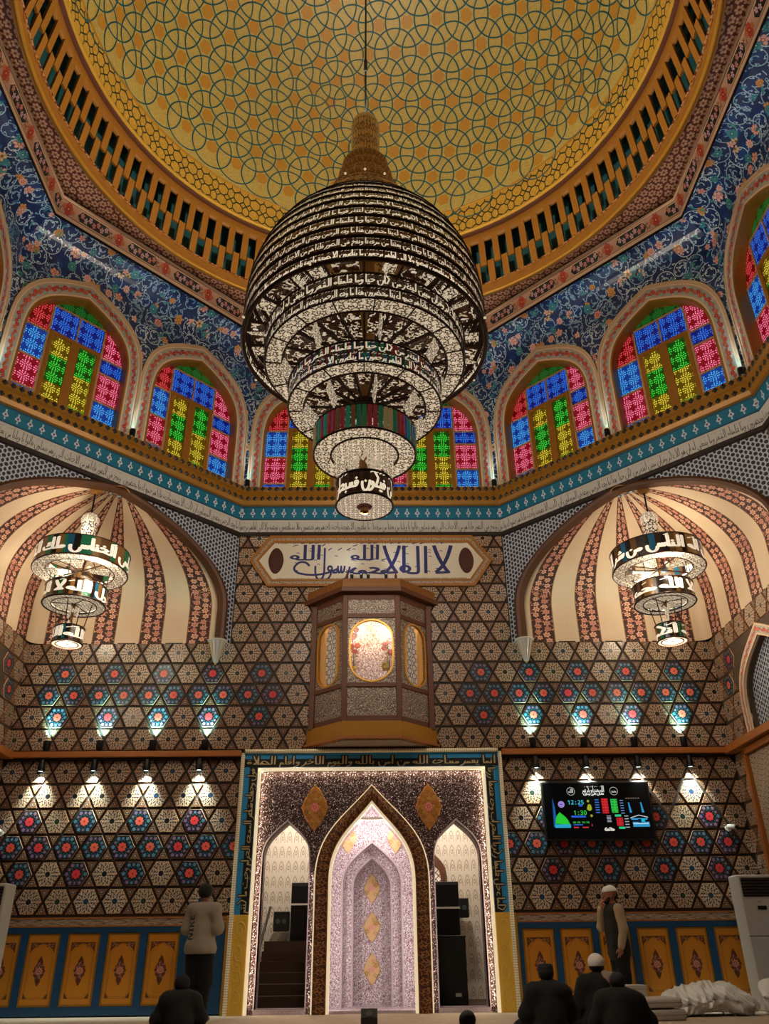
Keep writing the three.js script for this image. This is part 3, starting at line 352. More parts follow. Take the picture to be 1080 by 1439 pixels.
// wainscot of gilded panels in a blue frame
for (const s of [-1, 1]) {
  const t = struct(s < 0 ? 'trim_1' : 'trim_2', 'blue dado with gold painted panels, ' + (s < 0 ? 'beside the man in the pale shirt' : 'behind the white plastic bundle'), 'dado'), x0 = s < 0 ? -6.39 : 2.3, x1 = s < 0 ? -2.3 : 6.39;
  const xs = s < 0 ? [-6.025, -5.41, -4.785, -4.165, -3.54] : [2.385, 2.99, 3.6, 4.215, 4.835, 5.45];
  obj('frame', slab(rect(x0, 0.02, x1, 1.22), 0.05, xs.map((x) => rect(x, 0.135, x + 0.51, 1.135))), M.blueFrame, t);
  const pg = tilePrism(rect(0, 0, 0.5, 0.99), 0.03, 0.03, (x, y) => [x / 0.5, y / 0.99]);
  for (const x of xs) { const p = obj('panel', pg, M.wainscot, t, 'gold panel with a painted medallion'); p.position.set(x + 0.005, 0.14, 0.003); obj('panel_moulding', slab(rect(0.0, 0.0, 0.5, 0.99), 0.012, [rect(0.03, 0.03, 0.47, 0.96)]).translate(0, 0, 0.02), M.gilt, p); }
  obj('inlay_rail', box(x1 - x0, 0.1, 0.045, (x0 + x1) / 2, 1.285, 0.0225), mat('#ffffff', 0.5, 0, { map: rep(T.fine, 1, 0.5) }), t);
  obj('inlay_edge', [box(x1 - x0, 0.02, 0.055, (x0 + x1) / 2, 1.228, 0.0275), box(x1 - x0, 0.02, 0.055, (x0 + x1) / 2, 1.345, 0.0275)], M.shelf, t);
}
// wooden ledge carrying the spotlights
for (const s of [-1, 1]) { const t = struct(s < 0 ? 'trim_3' : 'trim_4', 'brown wooden ledge across the tiled wall beside the portal, ' + (s < 0 ? 'over the five-panel dado' : 'over the prayer time display'), 'ledge'); obj('board', rbox(4.12, 0.1, 0.16, 0.012, s * 4.33, 3.88, 0.08), M.shelf, t); obj('lower_bead', box(4.12, 0.03, 0.1, s * 4.33, 3.815, 0.05), M.grout, t); }

// octagonal drum
const DRUMLAB = { back: 'above the calligraphy plaque', left_diagonal: 'over the vault beside the five-panel dado', right_diagonal: 'over the vault beside the display', left: 'over the side wall far from the display', right: 'over the side wall by the air conditioner', rear_left: 'slanting face behind, far from the display', rear_right: 'slanting face behind, on the display side', rear: 'facing the portal' };
function mitre(profile, uvScaleV = 1, n = 1) {
  let s = 0; const acc = profile.map((p, i) => (i ? (s += Math.hypot(p[0] - profile[i - 1][0], p[1] - profile[i - 1][1])) : 0)), P = [], U = [], I = [];
  profile.forEach(([d, y], i) => { const hw = A0 - d * T22; P.push(-hw, y, d, hw, y, d); const v = uvScaleV === 0 ? acc[i] / s : acc[i] * uvScaleV; U.push(-hw, v, hw, v); });
  for (let i = 0; i + 1 < profile.length; i++) { const a = i * 2; I.push(a, a + 1, a + 3, a, a + 3, a + 2); }
  const g = new THREE.BufferGeometry(); g.setAttribute('position', new THREE.Float32BufferAttribute(P, 3)); g.setAttribute('uv', new THREE.Float32BufferAttribute(U, 2)); g.setIndex(I); const q = g.toNonIndexed(); q.computeVertexNormals(); return q;
}
const winInner = () => arch(1.02, 9.1, 10.55, 11.86, 0.56, 0.74, 0.24, 12), winOuter = () => arch(1.26, 9.1, 10.55, 12.2, 0.6, 0.74, 0.22, 12);
const GEO = {
  sill: mitre([[0, 8.86], [0.08, 8.88], [0.12, 8.95], [0.12, 9.05], [0.09, 9.07], [0.09, 9.13], [0.14, 9.16], [0.14, 9.27], [0.0, 9.29]]), teal: mitre([[0.015, 8.55], [0.03, 8.87]], 0), white: mitre([[0.0, 8.27], [0.02, 8.55]], 0), base: mitre([[0, 8.17], [0.05, 8.18], [0.05, 8.26], [0.02, 8.275]]),
  cove: mitre(Array.from({ length: 11 }, (_, i) => { const a = i / 10 * Math.PI / 2; return [0.54 * (1 - Math.cos(a)), 12.25 + 0.6 * Math.sin(a)]; })).translate(0, 0, 0), corniceFoot: mitre([[0.5, 12.84], [0.5, 12.9], [0.56, 12.9]]), cornice: mitre([[0.56, 12.9], [0.64, 13.36]], 0), corniceTop: mitre([[0.64, 13.36], [0.62, 13.4], [0.4, 13.41], [0.4, 13.52]]),
};
{ const uv = GEO.cove.attributes.uv; for (let i = 0; i < uv.count; i++) uv.setY(i, uv.getY(i) + 12.25); }
const stud = new THREE.OctahedronGeometry(0.056, 0).scale(1, 1.1, 0.4);
FACES.forEach(([side, deg], fi) => {
  const w = struct('wall_drum_' + side, 'blue drum wall with white vines under the dome, ' + DRUMLAB[side], 'wall', facePos(deg), deg * RAD), open = fi < 5;
  obj('field', slab(rect(-A0 - 0.1, 8.17, A0 + 0.1, 12.26), 0.25, open ? [-1.29, 1.29].map((x) => winInner().map(([a, b]) => [a + x, b])) : []).translate(0, 0, -0.25), M.blueFloral, w);
  obj('cove', GEO.cove, M.blueFloral, w); obj('cornice_foot', GEO.corniceFoot, M.grout, w); obj('cornice', GEO.cornice, M.cornice, w, 'cornice painted with flower cartouches'); obj('cornice_top', GEO.corniceTop, M.grout, w);
  obj('sill', GEO.sill, M.gilt, w, 'gilded sill moulding'); obj('teal_band', GEO.teal, M.teal, w); obj('base_moulding', GEO.base, M.grout, w);
  obj('calligraphy_band', GEO.white, mat('#ffffff', 0.4, 0, { map: rep(T.whiteBand[fi % 3], 1 / 5.3, 1) }), w, 'pale band of dark Arabic writing');
  if (open) { const st = []; for (let k = 0; k < 36; k++) for (const [y, d] of [[9.0, 0.125], [9.215, 0.145]]) st.push(stud.clone().translate(-2.52 + k * 0.144, y, d)); obj('diamond_studs', st, M.diamond, w).userData.kind = 'stuff'; }
});

// stained glass windows
const glassTex = (deep, mid, pale) => tex(canvas(384, 384, (g, w, h) => {
  g.fillStyle = deep; g.fillRect(0, 0, w, h); const n = 3, p = w / n;
  for (let j = 0; j < n; j++) for (let i = 0; i < n; i++) {
    const cx = (i + 0.5) * p, cy = (j + 0.5) * p; g.fillStyle = mid; g.globalAlpha = 0.6; g.beginPath(); g.arc(cx, cy, p * 0.47, 0, TAU); g.fill(); g.globalAlpha = 1;
    for (const [r, k, d] of [[0.13, 5, 0.056], [0.27, 8, 0.062], [0.41, 12, 0.062]]) for (let q = 0; q < k; q++) { const a = q * TAU / k + r * 7; g.fillStyle = pale; g.save(); g.translate(cx + p * r * Math.cos(a), cy + p * r * Math.sin(a)); g.rotate(a); g.beginPath(); g.ellipse(0, 0, p * d, p * d * 0.72, 0, 0, TAU); g.fill(); g.restore(); }
  }
}), 1 / 0.72, 1 / 0.72);
const glassMat = (deep, mid, pale, e) => { const m = glassTex(deep, mid, pale); return new THREE.MeshPhysicalMaterial({ color: deep, roughness: 0.35, emissive: '#ffffff', emissiveIntensity: e, emissiveMap: m }); };
const GL = { b: glassMat('#020f66', '#0524a0', '#3c9cff', 0.8), c: glassMat('#032c80', '#064eb4', '#66d0ff', 0.8), r: glassMat('#540006', '#980010', '#ff6068', 0.8), p: glassMat('#6c0016', '#b00430', '#ffa4c8', 0.85), g: glassMat('#023a04', '#046e0a', '#4cff54', 0.8), y: glassMat('#4a3a02', '#847006', '#fff050', 0.8), k: glassMat('#062c0c', '#0c4a18', '#2c9a3a', 0.6) };
const glassName = { b: 'deep blue glass pane', c: 'blue glass pane', r: 'red glass pane', p: 'pink glass pane', g: 'green glass pane', y: 'yellow glass pane', k: 'dark green glass pane' };
const PANES = [[-1.0, 9.12, -0.54, 9.5, 'b'], [-1.0, 9.53, -0.54, 10.16, 'p'], [-1.0, 10.19, -0.54, 10.84, 'c'], [-1.0, 10.87, -0.52, 11.6, 'r'], [0.54, 9.12, 1.0, 9.86, 'c'], [0.54, 9.89, 1.0, 10.5, 'p'], [0.54, 10.53, 1.0, 10.84, 'b'], [0.52, 10.87, 1.0, 11.6, 'p'], [-0.5, 10.95, -0.012, 11.5, 'b'], [0.012, 10.95, 0.5, 11.5, 'b'], [-0.42, 9.2, -0.08, 9.84, 'y'], [-0.42, 9.85, -0.08, 10.42, 'g'], [-0.42, 10.43, -0.08, 10.84, 'y'], [0.08, 9.2, 0.42, 9.5, 'g'], [0.08, 9.51, 0.42, 10.2, 'y'], [0.08, 10.21, 0.42, 10.84, 'g'], [-0.45, 11.54, 0.45, 11.9, 'k']];
const WINLAB = { back: 'behind the great chandelier', left_diagonal: 'above the five-panel dado', right_diagonal: 'above the display', left: 'above the side wall opposite the display', right: 'above the air conditioner wall' };
let winN = 0;
FACES.slice(0, 5).forEach(([side, deg]) => {
  for (const x of [-1.29, 1.29]) {
        const f = struct('window_' + (++winN), 'arched stained glass window ' + WINLAB[side] + (side === 'back' ? (x < 0 ? ', on the five-panel dado side' : ', on the display side') : (deg > 0 ? x > 0 : x < 0) ? ', nearer the portal' : ', away from the portal'), 'window', facePos(deg), deg * RAD);
    const inn = winInner().map(([a, b]) => [a + x, b]), outr = winOuter().map(([a, b]) => [a + x, b]);
    obj('border', ribbon(inn, outr, -0.01, 0.05, 0.012), M.border, f, 'band of red flowers on grey and cream');
    obj('border_edge', ribbon(outr, arch(1.3, 9.1, 10.55, 12.26, 0.6, 0.74, 0.22, 12, x), -0.01, 0.065), M.tanEdge, f); obj('reveal', ribbon(arch(0.985, 9.1, 10.55, 11.81, 0.56, 0.74, 0.24, 12, x), inn, -0.2, 0.06), M.gilt, f, 'gilded reveal');
    const holeShape = arch(1.0, 9.1, 10.55, 11.84, 0.56, 0.74, 0.24, 12, 0);
    for (const [a, b, c, d, k] of PANES) { const p = clipPoly(holeShape, [a, b, c, d]); if (p.length < 3) continue; const q = p.map(([u, v]) => [u + x, v]); obj('pane', slab(q, 0.012).translate(0, 0, -0.175), GL[k], f, glassName[k]); }
    const bars = []; for (const sx of [-0.52, 0.52]) bars.push(box(0.04, 2.35, 0.05, x + sx, 10.3, -0.165)); for (const [yy, sx] of [[9.515, -1], [10.175, -1], [10.855, -1], [9.875, 1], [10.515, 1], [10.855, 1]]) bars.push(box(0.48, 0.035, 0.045, x + sx * 0.77, yy, -0.165)); bars.push(box(1.02, 0.035, 0.045, x, 11.515, -0.165), box(0.03, 0.6, 0.045, x, 11.22, -0.165));
    bars.forEach((b) => obj('glazing_bar', b, M.tanBar, f));
    for (const sx of [-0.25, 0.25]) obj('casement', slab(rect(x + sx - 0.25, 9.1, x + sx + 0.25, 10.93), 0.05, [rect(x + sx - 0.17, 9.2, x + sx + 0.17, 10.84)]).translate(0, 0, -0.18), M.goldWood, f, 'narrow golden wooden casement');
  }
});

// ring of slotted wood under the dome
{
  const t = struct('ceiling_ring', 'wooden ring below the dome with two staggered rows of dark slots', 'ceiling', [0, 0, W]);
  obj('soffit', new THREE.ShapeGeometry(shapeOf(Array.from({ length: 8 }, (_, k) => { const a = (k + 0.5) * TAU / 8, r = 6.1 / Math.cos(TAU / 16); return [r * Math.cos(a), r * Math.sin(a)]; }), [Array.from({ length: 96 }, (_, k) => [5.36 * Math.cos(k * TAU / 96), 5.36 * Math.sin(k * TAU / 96)])])).rotateX(Math.PI / 2).translate(0, 13.5, 0), M.pale, t, 'corner soffits with pale flowers');
  obj('slot_backing', lathe([[5.42, 13.52], [5.74, 13.53], [5.74, 14.96], [5.28, 14.98]], 128), M.slot, t, 'deep green wall behind the slots');
  const r = (y) => 5.42 - (y - 13.25) / 1.7 * 0.13, band = (y0, y1, o = 0) => lathe([[r(y0) + 0.06, y0], [r(y0) - o, y0], [r(y1) - o, y1], [r(y1) + 0.06, y1]], 128);
  obj('bottom_band', band(13.22, 13.5, 0.01), M.goldWood, t); obj('bottom_bead', new THREE.TorusGeometry(5.41, 0.04, 6, 128).rotateX(Math.PI / 2).translate(0, 13.24, 0), M.goldEdge, t); obj('top_band', band(14.72, 14.94, 0.02), M.goldWood, t);
  const N = 104, slat = (y0, y1) => { const h = y1 - y0; return box(0.14, h, 0.045).rotateX(0.076).translate(0, (y0 + y1) / 2, -r((y0 + y1) / 2)); }, up = slat(14.0, 14.78), lo = slat(13.45, 14.1);
  for (let k = 0; k < N; k++) { const a = k * TAU / N; obj('slat', up, M.goldWood, t).rotation.y = a; obj('slat', lo, M.goldWood, t).rotation.y = a + Math.PI / N; }
}
// dome
{
  const t = struct('ceiling_dome', 'golden mosaic dome inlaid with interlaced blue circles', 'ceiling', [0, 0, W]), prof = (y) => [5.25 * Math.sqrt(Math.max(0, 1 - ((y - 14.95) / 5.25) ** 2)), y];
  obj('dark_bead', lathe([[5.32, 14.93], [5.2, 14.935], [5.2, 14.99], [5.3, 15.0]], 128), M.brownWood, t); obj('foot_moulding', lathe([[5.3, 14.98], [5.17, 14.99], [5.16, 15.06], [5.2, 15.09], [5.24, 15.1]], 128), mat('#c99a33', 0.4, 0.2), t);
  obj('net_band', lathe([...Array.from({ length: 6 }, (_, i) => prof(15.08 + i * 0.15))], 168), M.net, t, 'border of dark hexagon net'); obj('net_bead', new THREE.TorusGeometry(5.175, 0.025, 5, 128).rotateX(Math.PI / 2).translate(0, 15.84, 0), M.goldEdge, t);
  obj('shell', lathe([...Array.from({ length: 26 }, (_, i) => { const a = Math.asin((15.83 - 14.95) / 5.25), b = a + (Math.PI / 2 - a) * i / 25; return [5.25 * Math.cos(b), 14.95 + 5.25 * Math.sin(b)]; })], 96), M.dome, t);
  obj('outer_shell', new THREE.SphereGeometry(5.6, 32, 12, 0, TAU, 0, Math.PI / 2).translate(0, 14.9, 0), M.plasterDark, t);
  const ico = new THREE.IcosahedronGeometry(1, 9).rotateZ(0.35).rotateX(0.2).attributes.position, key = (v) => v.toArray().map((x) => Math.round(x * 2000)).join(), verts = new Map(), edges = new Map();
  for (let i = 0; i < ico.count; i += 3) { const p = [0, 1, 2].map((k) => V3().fromBufferAttribute(ico, i + k).normalize()); p.forEach((v) => verts.set(key(v), v)); for (let k = 0; k < 3; k++) { const m = p[k].clone().add(p[(k + 1) % 3]).normalize(); edges.set(key(m), [m, p[k].distanceTo(p[(k + 1) % 3]), key(p[k]), key(p[(k + 1) % 3])]); } }
  const put = (name, geo, m, list, label) => { const inst = new THREE.InstancedMesh(geo, m, list.length); const q = new THREE.Quaternion(), mt = new THREE.Matrix4(); list.forEach(([n, s], i) => { q.setFromUnitVectors(V3(0, 0, 1), n.clone().negate()); mt.compose(n.clone().multiplyScalar(name === 'inlay_circles' ? 5.212 : 5.238).add(V3(0, 14.95, 0)), q, V3(s, s, s)); inst.setMatrixAt(i, mt); }); inst.name = name; inst.userData.kind = 'stuff'; inst.userData.label = label; t.add(inst); };
  const high = (n) => n.y * 5.25 + 14.95 > 16.02;
  const spacing = new Map(); for (const [m, l, a, b] of edges.values()) for (const v of [a, b]) { const q = spacing.get(v) ?? [0, 0]; q[0] += l; q[1]++; spacing.set(v, q); }
  put('inlay_circles', new THREE.TorusGeometry(1, 0.03, 4, 44).scale(1, 1, 0.6), M.inlay, [...verts].filter(([, n]) => n.y * 5.25 + 14.95 > 15.95).map(([k, n]) => [n, spacing.get(k)[0] / spacing.get(k)[1] * 5.25 * 0.745]), 'interlaced blue circle inlay');
  put('inlay_stars', new THREE.CircleGeometry(0.145, 6), M.blob, [...verts.values()].filter(high).map((n) => [n, 1]), 'orange gold centre of each rosette');
}

// squinch vaults over the two back corners, each behind a pointed arch
const sqProfile = (u) => { if (u < 0.22) return [1, 5.93 + (6.6 - 5.93) * u / 0.22]; const b = (u - 0.22) / 0.78, c = 1 - b; return [(c ** 3 + 3 * c * c * b) + 3 * c * b * b * 0.63, c ** 3 * 6.6 + 3 * c * c * b * 7.3 + 3 * c * b * b * 7.95 + b ** 3 * 8.25]; };
for (const s of [-1, 1]) {
  const word = s < 0 ? 'by the man in the pale shirt' : 'above the prayer time display';
  const t = struct(s < 0 ? 'ceiling_vault_left' : 'ceiling_vault_right', 'ribbed corner vault of cream and flowered stripes, ' + word, 'vault'), ax = s * 4.5255, az = 1.8745, R = 0.35;
  const L = 3.72, foot = (d) => { // d runs from the octagon corner along the back wall, round the room corner, along the side wall
    const e = L - R, q = R * Math.PI / 2; if (d < e) return [s * (A0 + d), 0.02]; if (d < e + q) { const a = (d - e) / R; return [s * (A0 + e + R * Math.sin(a)), 0.02 + R * (1 - Math.cos(a))]; } return [s * (A0 + L), 0.02 + R + d - e - q];
  }, total = 2 * (L - R) + R * Math.PI / 2;
  const strip = (name, d0, d1, m, bulge, u1, label) => obj(name, grid(6, 26, (u, v) => { const [fx, fz] = foot(d0 + (d1 - d0) * u), [q, y] = sqProfile(v * u1), o = bulge * Math.sin(Math.PI * u) * q, dx = fx - ax, dz = fz - az, l = Math.hypot(dx, dz); return [ax + dx * q * (1 + o / l), y, az + dz * q * (1 + o / l)]; }, (u, v) => [u, v * 2.2], s > 0), m, t, label);
  const marks = []; for (let i = 0; i < 4; i++) marks.push([0.4 + 0.88 * i, 0.83 + 0.88 * i]); const all = [...marks, ...marks.map(([a, b]) => [total - b, total - a]).reverse()]; let at = 0.12;
  for (const [a, b] of all) { strip('cream_rib', at, a, M.cream, 0.05, 1, 'plain cream rib'); strip('flowered_rib', a, b, M.ribFloral, 0.015, 1, 'rib painted with pink flowers'); at = b; }
  strip('cream_rib', at, total - 0.12, M.cream, 0.05, 1, 'plain cream rib');
  obj('vault_tip', lathe([[0.17, -0.09], [0.1, -0.03], [0.02, 0.02]], 24).translate(ax, 8.24, az), M.boss, t, 'tan tip where the ribs meet');
  const w = struct(s < 0 ? 'wall_spandrel_left' : 'wall_spandrel_right', 'pointed corner arch with blue and white lattice spandrels, ' + word, 'arch', facePos(-45 * s), -45 * s * RAD);
  const line = arch(2.46, 5.9, 6.6, 8.2, 0.42, 0.63, 0.17, 18), mid = (line.length - 1) / 2;
  for (const h of [-1, 1]) { const half = h < 0 ? line.slice(0, mid + 1) : line.slice(mid); obj('lattice_spandrel', slab(h < 0 ? [[-A0 - 0.02, 5.9], ...half, [0, 8.22], [-A0 - 0.02, 8.22]] : [...half, [A0 + 0.02, 5.9], [A0 + 0.02, 8.22], [0, 8.22]], 0.12).translate(0, 0, -0.12), M.lattice, w); }
  obj('arch_moulding', ribbon(arch(2.39, 5.9, 6.6, 8.16, 0.42, 0.63, 0.17, 18), arch(2.5, 5.9, 6.6, 8.26, 0.42, 0.63, 0.17, 18), -0.14, 0.04, 0.02), M.archTrim, w, 'brown arch moulding');
}
// ---------------------------------------------------------------- prayer niche portal
{
  const t = thing('mihrab_portal', 'tall mosaic prayer niche portal with three pointed arches in a lettered frame', 'mihrab');
  const beadMap = tex(canvas(256, 32, (g, w, h) => { g.fillStyle = '#cdb684'; g.fillRect(0, 0, w, h); for (let k = 0; k < 8; k++) { g.fillStyle = '#faf0d8'; g.beginPath(); g.arc(k * 32 + 16, 16, 12, 0, TAU); g.fill(); } }), 1 / 0.28, 1);
  const beadMat = mat('#ffffff', 0.4, 0.1, { map: beadMap });
  const strip = (len, th, z0, z1) => grid(1, 3, (u, v) => { const p = [[-th / 2, z0], [-th / 2, z1], [th / 2, z1], [th / 2, z0]][Math.round(v * 3)]; return [u * len, p[0], p[1]]; }, (u, v) => [u * len, v]);
  const side = (len, x, y0, th, z0, z1) => strip(len, th, z0, z1).rotateZ(Math.PI / 2).translate(x, y0, 0);
  for (const s of [-1, 1]) obj('beaded_edge', side(3.94, s * 2.23, 0, 0.06, 0, 0.16), beadMat, t, 'cream beaded edging');
  obj('beaded_edge', strip(4.52, 0.06, 0, 0.16).translate(-2.26, 3.91, 0), beadMat, t, 'cream beaded edging');
  const verse = (txt) => canvas(1024, 104, (g, w, h) => { g.fillStyle = '#2690d0'; g.fillRect(0, 0, w, h); g.fillStyle = '#0b0c0e'; g.fillRect(0, 44, w, h - 44); g.strokeStyle = g.fillStyle = '#0b0c0e'; arabicFit(g, txt, w - 8, 82, w - 16, 58, 15, 0); g.strokeStyle = g.fillStyle = '#cdb888'; arabicFit(g, txt, w - 8, 82, w - 16, 58, 5.5, 0); });
  const vm = [0, 1, 2].map((k) => mat('#ffffff', 0.4, 0, { map: tex(verse(['إنما يعمر مساجد الله من آمن بالله واليوم الآخر وأقام الصلاة', 'فول وجهك شطر المسجد الحرام وحيث ما كنتم', 'كلما دخل عليها زكريا المحراب وجد عندها رزقا'][k])) }));
  const plate = (w, h, d) => { const g = new THREE.BoxGeometry(w, h, d); return g; };
  obj('lettered_band', plate(4.4, 0.24, 0.1).translate(0, 3.765, 0.06), vm[0], t, 'blue and black band of gold Arabic letters');
  obj('lettered_band', plate(2.28, 0.23, 0.1).rotateZ(Math.PI / 2).translate(-2.085, 2.505, 0.06), vm[1], t, 'blue and black band of gold Arabic letters'); obj('lettered_band', plate(2.28, 0.23, 0.1).rotateZ(-Math.PI / 2).translate(2.085, 2.505, 0.06), vm[2], t, 'blue and black band of gold Arabic letters');
  for (const s of [-1, 1]) {
    const g = new THREE.BoxGeometry(0.23, 1.365, 0.1); obj('gold_base', g.translate(s * 2.085, 0.6825, 0.06), M.goldRelief, t, 'gold base panel with scroll relief'); obj('scroll_relief', Array.from({ length: 4 }, (_, k) => { const pts = []; for (let i = 0; i <= 20; i++) { const a = i / 20 * TAU * 1.15 + k * 2.1, r = 0.085 * (1 - 0.75 * i / 20); pts.push([s * 2.085 + (k % 2 ? 1 : -1) * r * Math.cos(a), 0.22 + k * 0.31 + r * 1.5 * Math.sin(a), 0.115]); } return tube(pts, 0.011, 30, 5); }), mat('#e8c868', 0.35, 0.1), t, 'raised gold scrolls').userData.kind = 'stuff';
    obj('outer_fillet', box(0.05, 1.36, 0.1, s * 2.285, 0.68, 0.05), M.goldEdge, t);
    obj('light_strip', box(0.05, 3.62, 0.06, s * 1.935, 1.81, 0.08), M.led, t, 'warm white light strip'); areaLight([s * 1.905, 1.85, 0.075], [s * 0.9, 1.85, 0.03], 0.03, 3.5, '#ffe9c4', LAMP.strip, t);
  }
  obj('light_strip', box(3.92, 0.05, 0.06, 0, 3.61, 0.08), M.led, t, 'warm white light strip'); areaLight([0, 3.58, 0.075], [0, 2.6, 0.03], 3.8, 0.03, '#ffe9c4', LAMP.strip, t);
  const sideArch = (x, o = 0) => arch(0.385 + o, 0.07 - o, 2.2, 2.77 + o * 1.4, 0.5, 0.55, 0.32, 10, x), ctr = (o) => arch(0.71 + o, 0.0, 1.85, 3.09 + o * 1.15, 0.5, 0.52, 0.36, 16);
  obj('mosaic_wall', slab([[-1.96, 0], ...ctr(0.2), [1.96, 0], [1.96, 3.63], [-1.96, 3.63]], 0.2, [sideArch(-1.42), sideArch(1.42)]).translate(0, 0, -0.17), M.chips, t, 'wall of plum and silver mirror chips');
  obj('carved_arch', ribbon(ctr(0), ctr(0.21), -0.02, 0.13, 0.02), M.carved, t, 'brown carved arch moulding'); obj('arch_light', ribbon(ctr(-0.045), ctr(0.0), -0.06, 0.06), M.led, t, 'light strip inside the carved arch'); obj('arch_light', ribbon(ctr(0.21), ctr(0.235), 0.02, 0.06), M.led, t, 'light strip round the carved arch');
  for (const s of [-1, 1]) { areaLight([s * 0.945, 1.0, 0.06], [s * 2, 1.0, 0.03], 0.02, 1.9, '#fff0dc', LAMP.strip * 0.8, t); obj('arch_lining', ribbon(sideArch(s * 1.42), sideArch(s * 1.42, 0.02), -0.42, 0.04), M.pinkChips, t, 'pale lining of the side arch'); obj('threshold', box(0.8, 0.07, 0.45, s * 1.42, 0.035, -0.18), M.pinkChips, t); }
  // the niche: lining, then three panels stepping back
  obj('niche_lining', ribbon(ctr(-0.005), ctr(0.03), -0.82, 0.0), M.pinkChips, t, 'pale mosaic lining of the niche');
  const a1 = (o = 0) => arch(0.5 + o, 0, 1.86, 2.52 + o, 0.45, 0.5, 0.3, 10), a2 = (o = 0) => arch(0.325 + o, 0, 1.84, 2.3 + o, 0.45, 0.5, 0.3, 10);
  obj('niche_panel', slab([...ctr(0.02).slice(0, 16), ...ctr(0.02).slice(16).filter((p) => p[0] > 0 || p[1] > 2), ...a1().reverse()], 0.05).translate(0, 0, -0.85), M.pinkChips, t, 'front mosaic panel of the niche');
  obj('niche_panel', slab([...a1(0.03), ...a2().reverse()], 0.05).translate(0, 0, -1.16), M.pinkChips, t, 'middle mosaic panel of the niche'); obj('niche_panel', slab(a2(0.03), 0.05).translate(0, 0, -1.66), M.pinkChips, t, 'innermost mosaic panel of the niche');
  obj('niche_reveal', ribbon(a2(-0.002), a2(0.03), -1.64, -1.105), M.pinkChips, t); obj('niche_reveal', ribbon(a1(-0.002), a1(0.03), -1.14, -0.795), M.pinkChips, t);
  obj('niche_lintel', rbox(0.5, 0.05, 0.06, 0.01, 0, 2.85, -0.3), M.white, t);
  for (const s of [-1, 1]) { obj('niche_lamp', new THREE.SphereGeometry(0.025, 12, 8).translate(s * 0.24, 2.8, -0.3), M.bulb, t, 'tiny lamp at the niche lintel'); pointLight(s * 0.24, 2.74, -0.3, '#fff3e6', LAMP.niche, t, 1.5); areaLight([s * 0.64, 1.1, -0.04], [-s * 0.1, 1.1, -0.9], 0.02, 2.1, '#fff0e0', LAMP.strip * 1.8, t); }
  const medMap = tex(canvas(256, 384, (g, w, h) => { g.fillStyle = '#c07f38'; g.fillRect(0, 0, w, h); for (let k = 0; k < 26; k++) { scroll(g, rr(30, w - 30), rr(30, h - 30), rr(18, 34), 1, rr(0, 6), '#8a5a1e', 3, 1.2); } for (let k = 0; k < 14; k++) flower(g, w / 2 + rr(-80, 80), h / 2 + rr(-130, 130), rr(8, 15), '#d9a85c', '#5d6d2a', '#e8d090', 5); flower(g, w / 2, h / 2, 38, '#e58a86', '#c2484f', '#f4d0a0', 8); }));
  const med = (hw, hh) => { const p = [], n = 40; for (let k = 0; k < n; k++) { const a = k / n * TAU, c = Math.cos(a), s = Math.sin(a), q = 1 / (Math.abs(c) ** 1.25 + Math.abs(s) ** 1.25) ** 0.8, f = 1 + 0.035 * Math.cos(a * 16); p.push([hw * c * q * f, hh * s * q * f]); } return tilePrism(p, 0.02, 0.012, (x, y) => [x / hw / 2 + 0.5, y / hh / 2 + 0.5]); };
  const mm = mat('#ffffff', 0.45, 0.1, { map: medMap }), paleMed = mat('#ffffff', 0.45, 0, { map: tex(canvas(128, 192, (g, w, h) => { g.fillStyle = '#dcb888'; g.fillRect(0, 0, w, h); for (let k = 0; k < 12; k++) scroll(g, rr(20, w - 20), rr(20, h - 20), rr(10, 18), 1, rr(0, 6), '#b48a50', 2, 1.2); flower(g, w / 2, h / 2, 17, '#e8a8a0', '#cf7c78', '#f4d8b0', 8); })) });
  for (const s of [-1, 1]) { obj('medallion', med(0.225, 0.37).translate(s * 0.967, 2.99, 0.03), mm, t, 'orange painted medallion'); obj('medallion', med(0.15, 0.26).translate(s * 0.42, 2.6, -0.8), paleMed, t, 'pale gold niche medallion'); }
  for (const y of [1.84, 1.22, 0.57]) obj('medallion', med(0.155, 0.245).translate(0, y, -1.61), paleMed, t, 'pale gold niche medallion');
  obj('niche_floor', box(1.46, 0.04, 1.7, 0, 0.02, -0.85), M.pinkChips, t);
}
